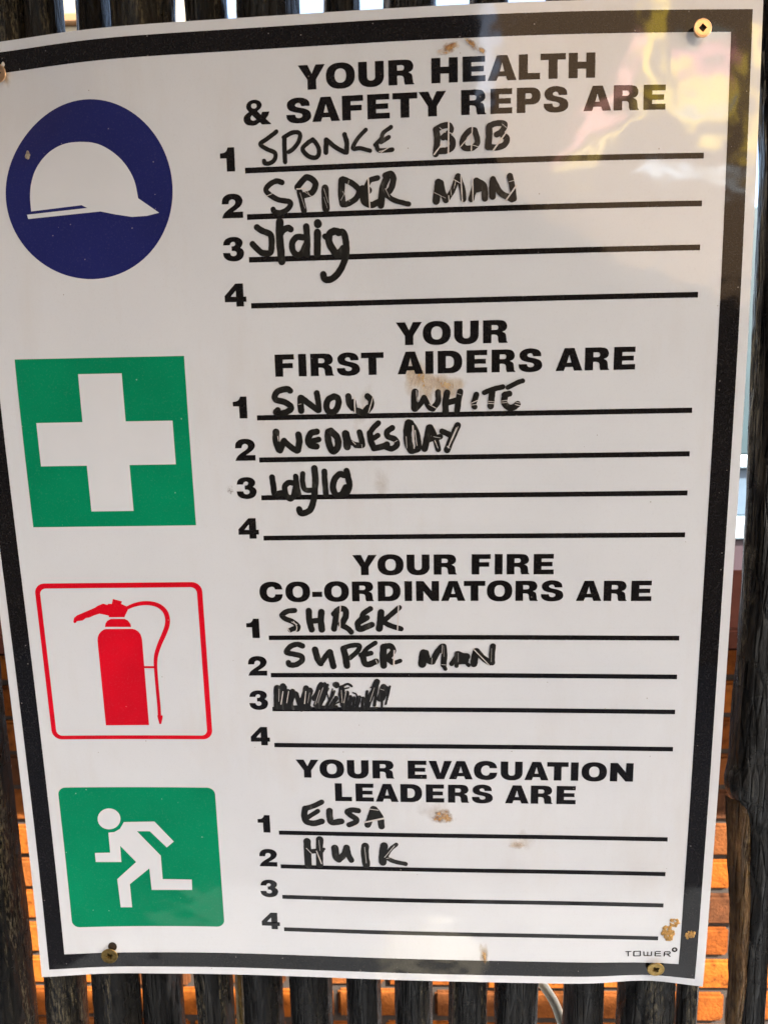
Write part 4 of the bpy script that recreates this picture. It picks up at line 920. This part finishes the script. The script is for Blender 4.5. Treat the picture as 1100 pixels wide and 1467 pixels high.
# stains: irregular patches on the sheet
def stain(u, v, ru, rv, mm, seed, name="stain", rot=0.0):
    bm = bmesh.new()
    fl = bm.verts.layers.float.new("fade")
    nr, na = 12, 36
    rings = []
    for i in range(nr + 1):
        f = i / nr
        ring = []
        for k in range(na):
            a = 2 * math.pi * k / na
            wob = 1 + 0.45 * noise.noise(Vector((math.cos(a) * 1.4 + seed, math.sin(a) * 1.4, seed * .7)))
            x, y = f * ru * wob * math.cos(a), f * rv * wob * math.sin(a)
            x, y = x * math.cos(rot) - y * math.sin(rot), x * math.sin(rot) + y * math.cos(rot)
            q = bm.verts.new(W3(u + x, v + y, bend(u + x, v + y) + (0.04 + 0.002 * (seed % 5) if mm in (M_FAINT, M_THIN) else 0.42 + 0.01 * (seed % 5))))
            q[fl] = (1 - f) ** 0.6
            ring.append(q)
            if i == 0: break
        rings.append(ring)
    for i in range(nr):
        for k in range(na):
            if i == 0:
                f = bm.faces.new((rings[0][0], rings[1][k], rings[1][(k + 1) % na]))
            else:
                f = bm.faces.new((rings[i][k], rings[i + 1][k], rings[i + 1][(k + 1) % na], rings[i][(k + 1) % na]))
    bmesh.ops.recalc_face_normals(bm, faces=bm.faces[:])
    for f in bm.faces:
        f.normal_update()
        if f.normal.y > 0: f.normal_flip()
    return from_bm(name, bm, mm, sign, True)
stain(188.5, 14.3, 6.0, 2.6, M_STAIN, 1.0, rot=-0.35)
stain(197.0, 13.6, 4.2, 1.7, M_STAIN, 2.3, rot=0.75)
stain(200.6, 15.9, 2.6, 1.6, M_STAIN, 3.1, rot=0.9)
stain(178.5, 131.5, 5.2, 11.0, M_FAINT, 4.2, rot=-0.2)
stain(187.0, 133.0, 9.0, 6.0, M_FAINT, 5.2)
stain(174.0, 128.0, 5.0, 9.0, M_FAINT, 12.2)
stain(155.0, 141.0, 3.0, 12.0, M_THIN, 6.4, rot=0.3)
stain(161.5, 170.5, 4.5, 9.0, M_THIN, 7.7, rot=-0.25)
stain(185.3, 316.4, 7.4, 5.0, M_STAIN, 8.5)
stain(180.5, 314.0, 9.0, 6.0, M_THIN, 9.5)
stain(218.7, 327.5, 8.0, 6.0, M_THIN, 10.5)
stain(217.5, 330.0, 4.4, 2.4, M_FAINT, 17.5)
stain(203.2, 384.5, 2.6, 7.5, M_FAINT, 11.5, rot=-0.15)
stain(203.6, 386.5, 1.6, 4.0, M_STAIN, 13.5, rot=-0.15)
stain(101.0, 172.5, 3.0, 5.0, M_GREY, 14.5)
stain(19.5, 12.5, 3.6, 4.4, M_FAINT, 16.5)
stain(28.9, 43.3, 1.15, 1.5, M_CHIP, 15.5, name="paint_chip")

# dried filler blobs near the lower right corner
def blob_patch(name, spots, seed):
    rnd = random.Random(seed)
    bm = bmesh.new()
    for u, v, R, n in spots:
        for _ in range(n):
            a = rnd.uniform(0, 2 * math.pi); rr = R * math.sqrt(rnd.random())
            x, y = u + rr * math.cos(a), v + rr * 1.0 * math.sin(a)
            s = rnd.uniform(0.25, 0.75)
            t = bmesh.new()
            bmesh.ops.create_icosphere(t, subdivisions=1, radius=s / 1000)
            c = W3(x, y, bend(x, y) + 0.1)
            e = (rnd.uniform(.6, 1.5), rnd.uniform(.35, .7), rnd.uniform(.6, 1.5))
            for q in t.verts:
                q.co = Vector((q.co.x * e[0], q.co.y * e[1], q.co.z * e[2])) * (1 + 0.5 * (rnd.random() - .5)) + c
            me = bpy.data.meshes.new("tmp"); t.to_mesh(me); t.free(); bm.from_mesh(me); bpy.data.meshes.remove(me)
    return from_bm(name, bm, M_GLUE, sign)
blob_patch("dried_filler", [(285.6, 366.3, 1.9, 34), (282.8, 370.2, 2.0, 42), (283.6, 373.6, 2.1, 46), (282.0, 372.0, 1.4, 20), (285.0, 371.8, 1.2, 14)], 5)
blob_patch("dried_filler", [(292.7, 372.2, 1.9, 34)], 6)

# torn slot above the lower left screw, torn burr by the upper left one, chip below the lower right one
bent_mesh("torn_slot", [([circle(33.4, 384.6, 2.0, 20, 2.3)], 0.16, 0)], sign, M_HOLE)
bent_mesh("torn_burr", [([sp([(18.2, 8.4), (19.2, 7.2), (20.0, 8.2), (19.3, 9.6), (18.6, 12.6), (17.9, 12.4), (18.3, 10)])], 0.3, 0)], sign, M_TORN)
bent_mesh("paint_chip", [([sp([(277.2, 393.4), (279.4, 394.0), (280.6, 393.6), (279.8, 395.2), (278.4, 395.4)])], 0.16, 0)], sign, M_TORN)

# ------------------------------------------------------------------ screws
def screw(u, v, r, stand, label, tilt, brass, spin, recess):
    base = W3(u, v, bend(u, v))
    root = empty("screw", base, label, "screw", "screws holding the sign")
    e = 0.8
    zu = (bend(u + e, v) - bend(u - e, v)) / (2 * e); zv = (bend(u, v + e) - bend(u, v - e)) / (2 * e)
    n = Vector((-zu + tilt[0], -1.0, zv + tilt[1])).normalized()      # out of the sheet
    Q = n.to_track_quat('Z', 'Y')
    def put(bm):
        for q in bm.verts: q.co = base + Q @ (q.co / 1000)
    # head: lathe
    prof = [(1.7, -1.0), (1.75, stand - 1.5), (r * 0.80, stand - 0.75), (r * 0.97, stand - 0.35), (r, stand - 0.12), (r * 0.97, stand + 0.05), (r * 0.90, stand + 0.10), (r * 0.84, stand + 0.02), (r * 0.6, stand + 0.06)]
    bm = bmesh.new()
    ns = 40
    prev = None
    for pr, pz in prof:
        ring = [bm.verts.new((pr * math.cos(2 * math.pi * k / ns), pr * math.sin(2 * math.pi * k / ns), pz)) for k in range(ns)]
        if prev:
            for k in range(ns): bm.faces.new((prev[k], prev[(k + 1) % ns], ring[(k + 1) % ns], ring[k]))
        prev = ring
    # inner edge of the face is the drive recess (rounded square), then its sloping walls and floor
    def rec(s, z):
        out = []
        for k in range(ns):
            a = 2 * math.pi * k / ns
            c, d = math.cos(a), math.sin(a)
            rad = 1.0 / (abs(c) + abs(d)) if recess == 'square' else 0.62 + 0.38 * abs(math.cos(2 * a)) ** 1.5
            out.append(bm.verts.new((s * rad * math.cos(a + spin), s * rad * math.sin(a + spin), z)))
        return out
    outer = rec(r * 0.46, stand + 0.06)
    # rotate indices so rings line up
    sh = int(round(spin / (2 * math.pi) * ns)) % ns
    outer = outer[-sh:] + outer[:-sh] if sh else outer
    for k in range(ns): bm.faces.new((prev[k], prev[(k + 1) % ns], outer[(k + 1) % ns], outer[k]))
    bmesh.ops.recalc_face_normals(bm, faces=bm.faces[:])
    put(bm)
    from_bm("head", bm, brass, root, True)
    bm = bmesh.new()
    o1 = rec_pts(r * 0.46, stand + 0.06, spin, recess, ns)
    o2 = rec_pts(r * 0.30, stand - 0.9, spin, recess, ns)
    A = [bm.verts.new(q) for q in o1]; B = [bm.verts.new(q) for q in o2]
    for k in range(ns): bm.faces.new((A[k], A[(k + 1) % ns], B[(k + 1) % ns], B[k]))
    bm.faces.new(B)
    put(bm)
    from_bm("drive_recess", bm, M_HOLE if recess == 'square' else M_RECESS, root)
    bm = bmesh.new()
    bmesh.ops.create_cone(bm, cap_ends=True, segments=20, radius1=1.6, radius2=1.7, depth=26)
    for q in bm.verts: q.co.z -= 14.2
    put(bm)
    from_bm("shank", bm, brass, root, True)
def rec_pts(s, z, spin, recess, ns):
    out = []
    for k in range(ns):
        a = 2 * math.pi * k / ns
        c, d = math.cos(a), math.sin(a)
        rad = 1.0 / (abs(c) + abs(d)) if recess == 'square' else 0.62 + 0.38 * abs(math.cos(2 * a)) ** 1.5
        out.append((s * rad * math.cos(a + spin), s * rad * math.sin(a + spin), z))
    return out
screw(17.3, 11.9, 3.5, 1.6, "yellow brass screw half out of the picture at the sign's upper left", (0.1, 0), M_BRIGHT, 0.2, 'square')
screw(277.3, 11.3, 3.25, 3.2, "pale brass screw with a dark square hole at the sign's upper right", (0, 0.0), M_BRIGHT, 0.05, 'square')
screw(32.0, 388.6, 3.8, 1.4, "worn brass screw below a torn dark slot under the running figure", (0, 0), M_BRASS, 0.4, 'cross')
screw(279.0, 390.2, 3.8, 1.4, "brass screw below the small maker's lettering at the lower right", (0, 0), M_BRASS, 0.6, 'cross')
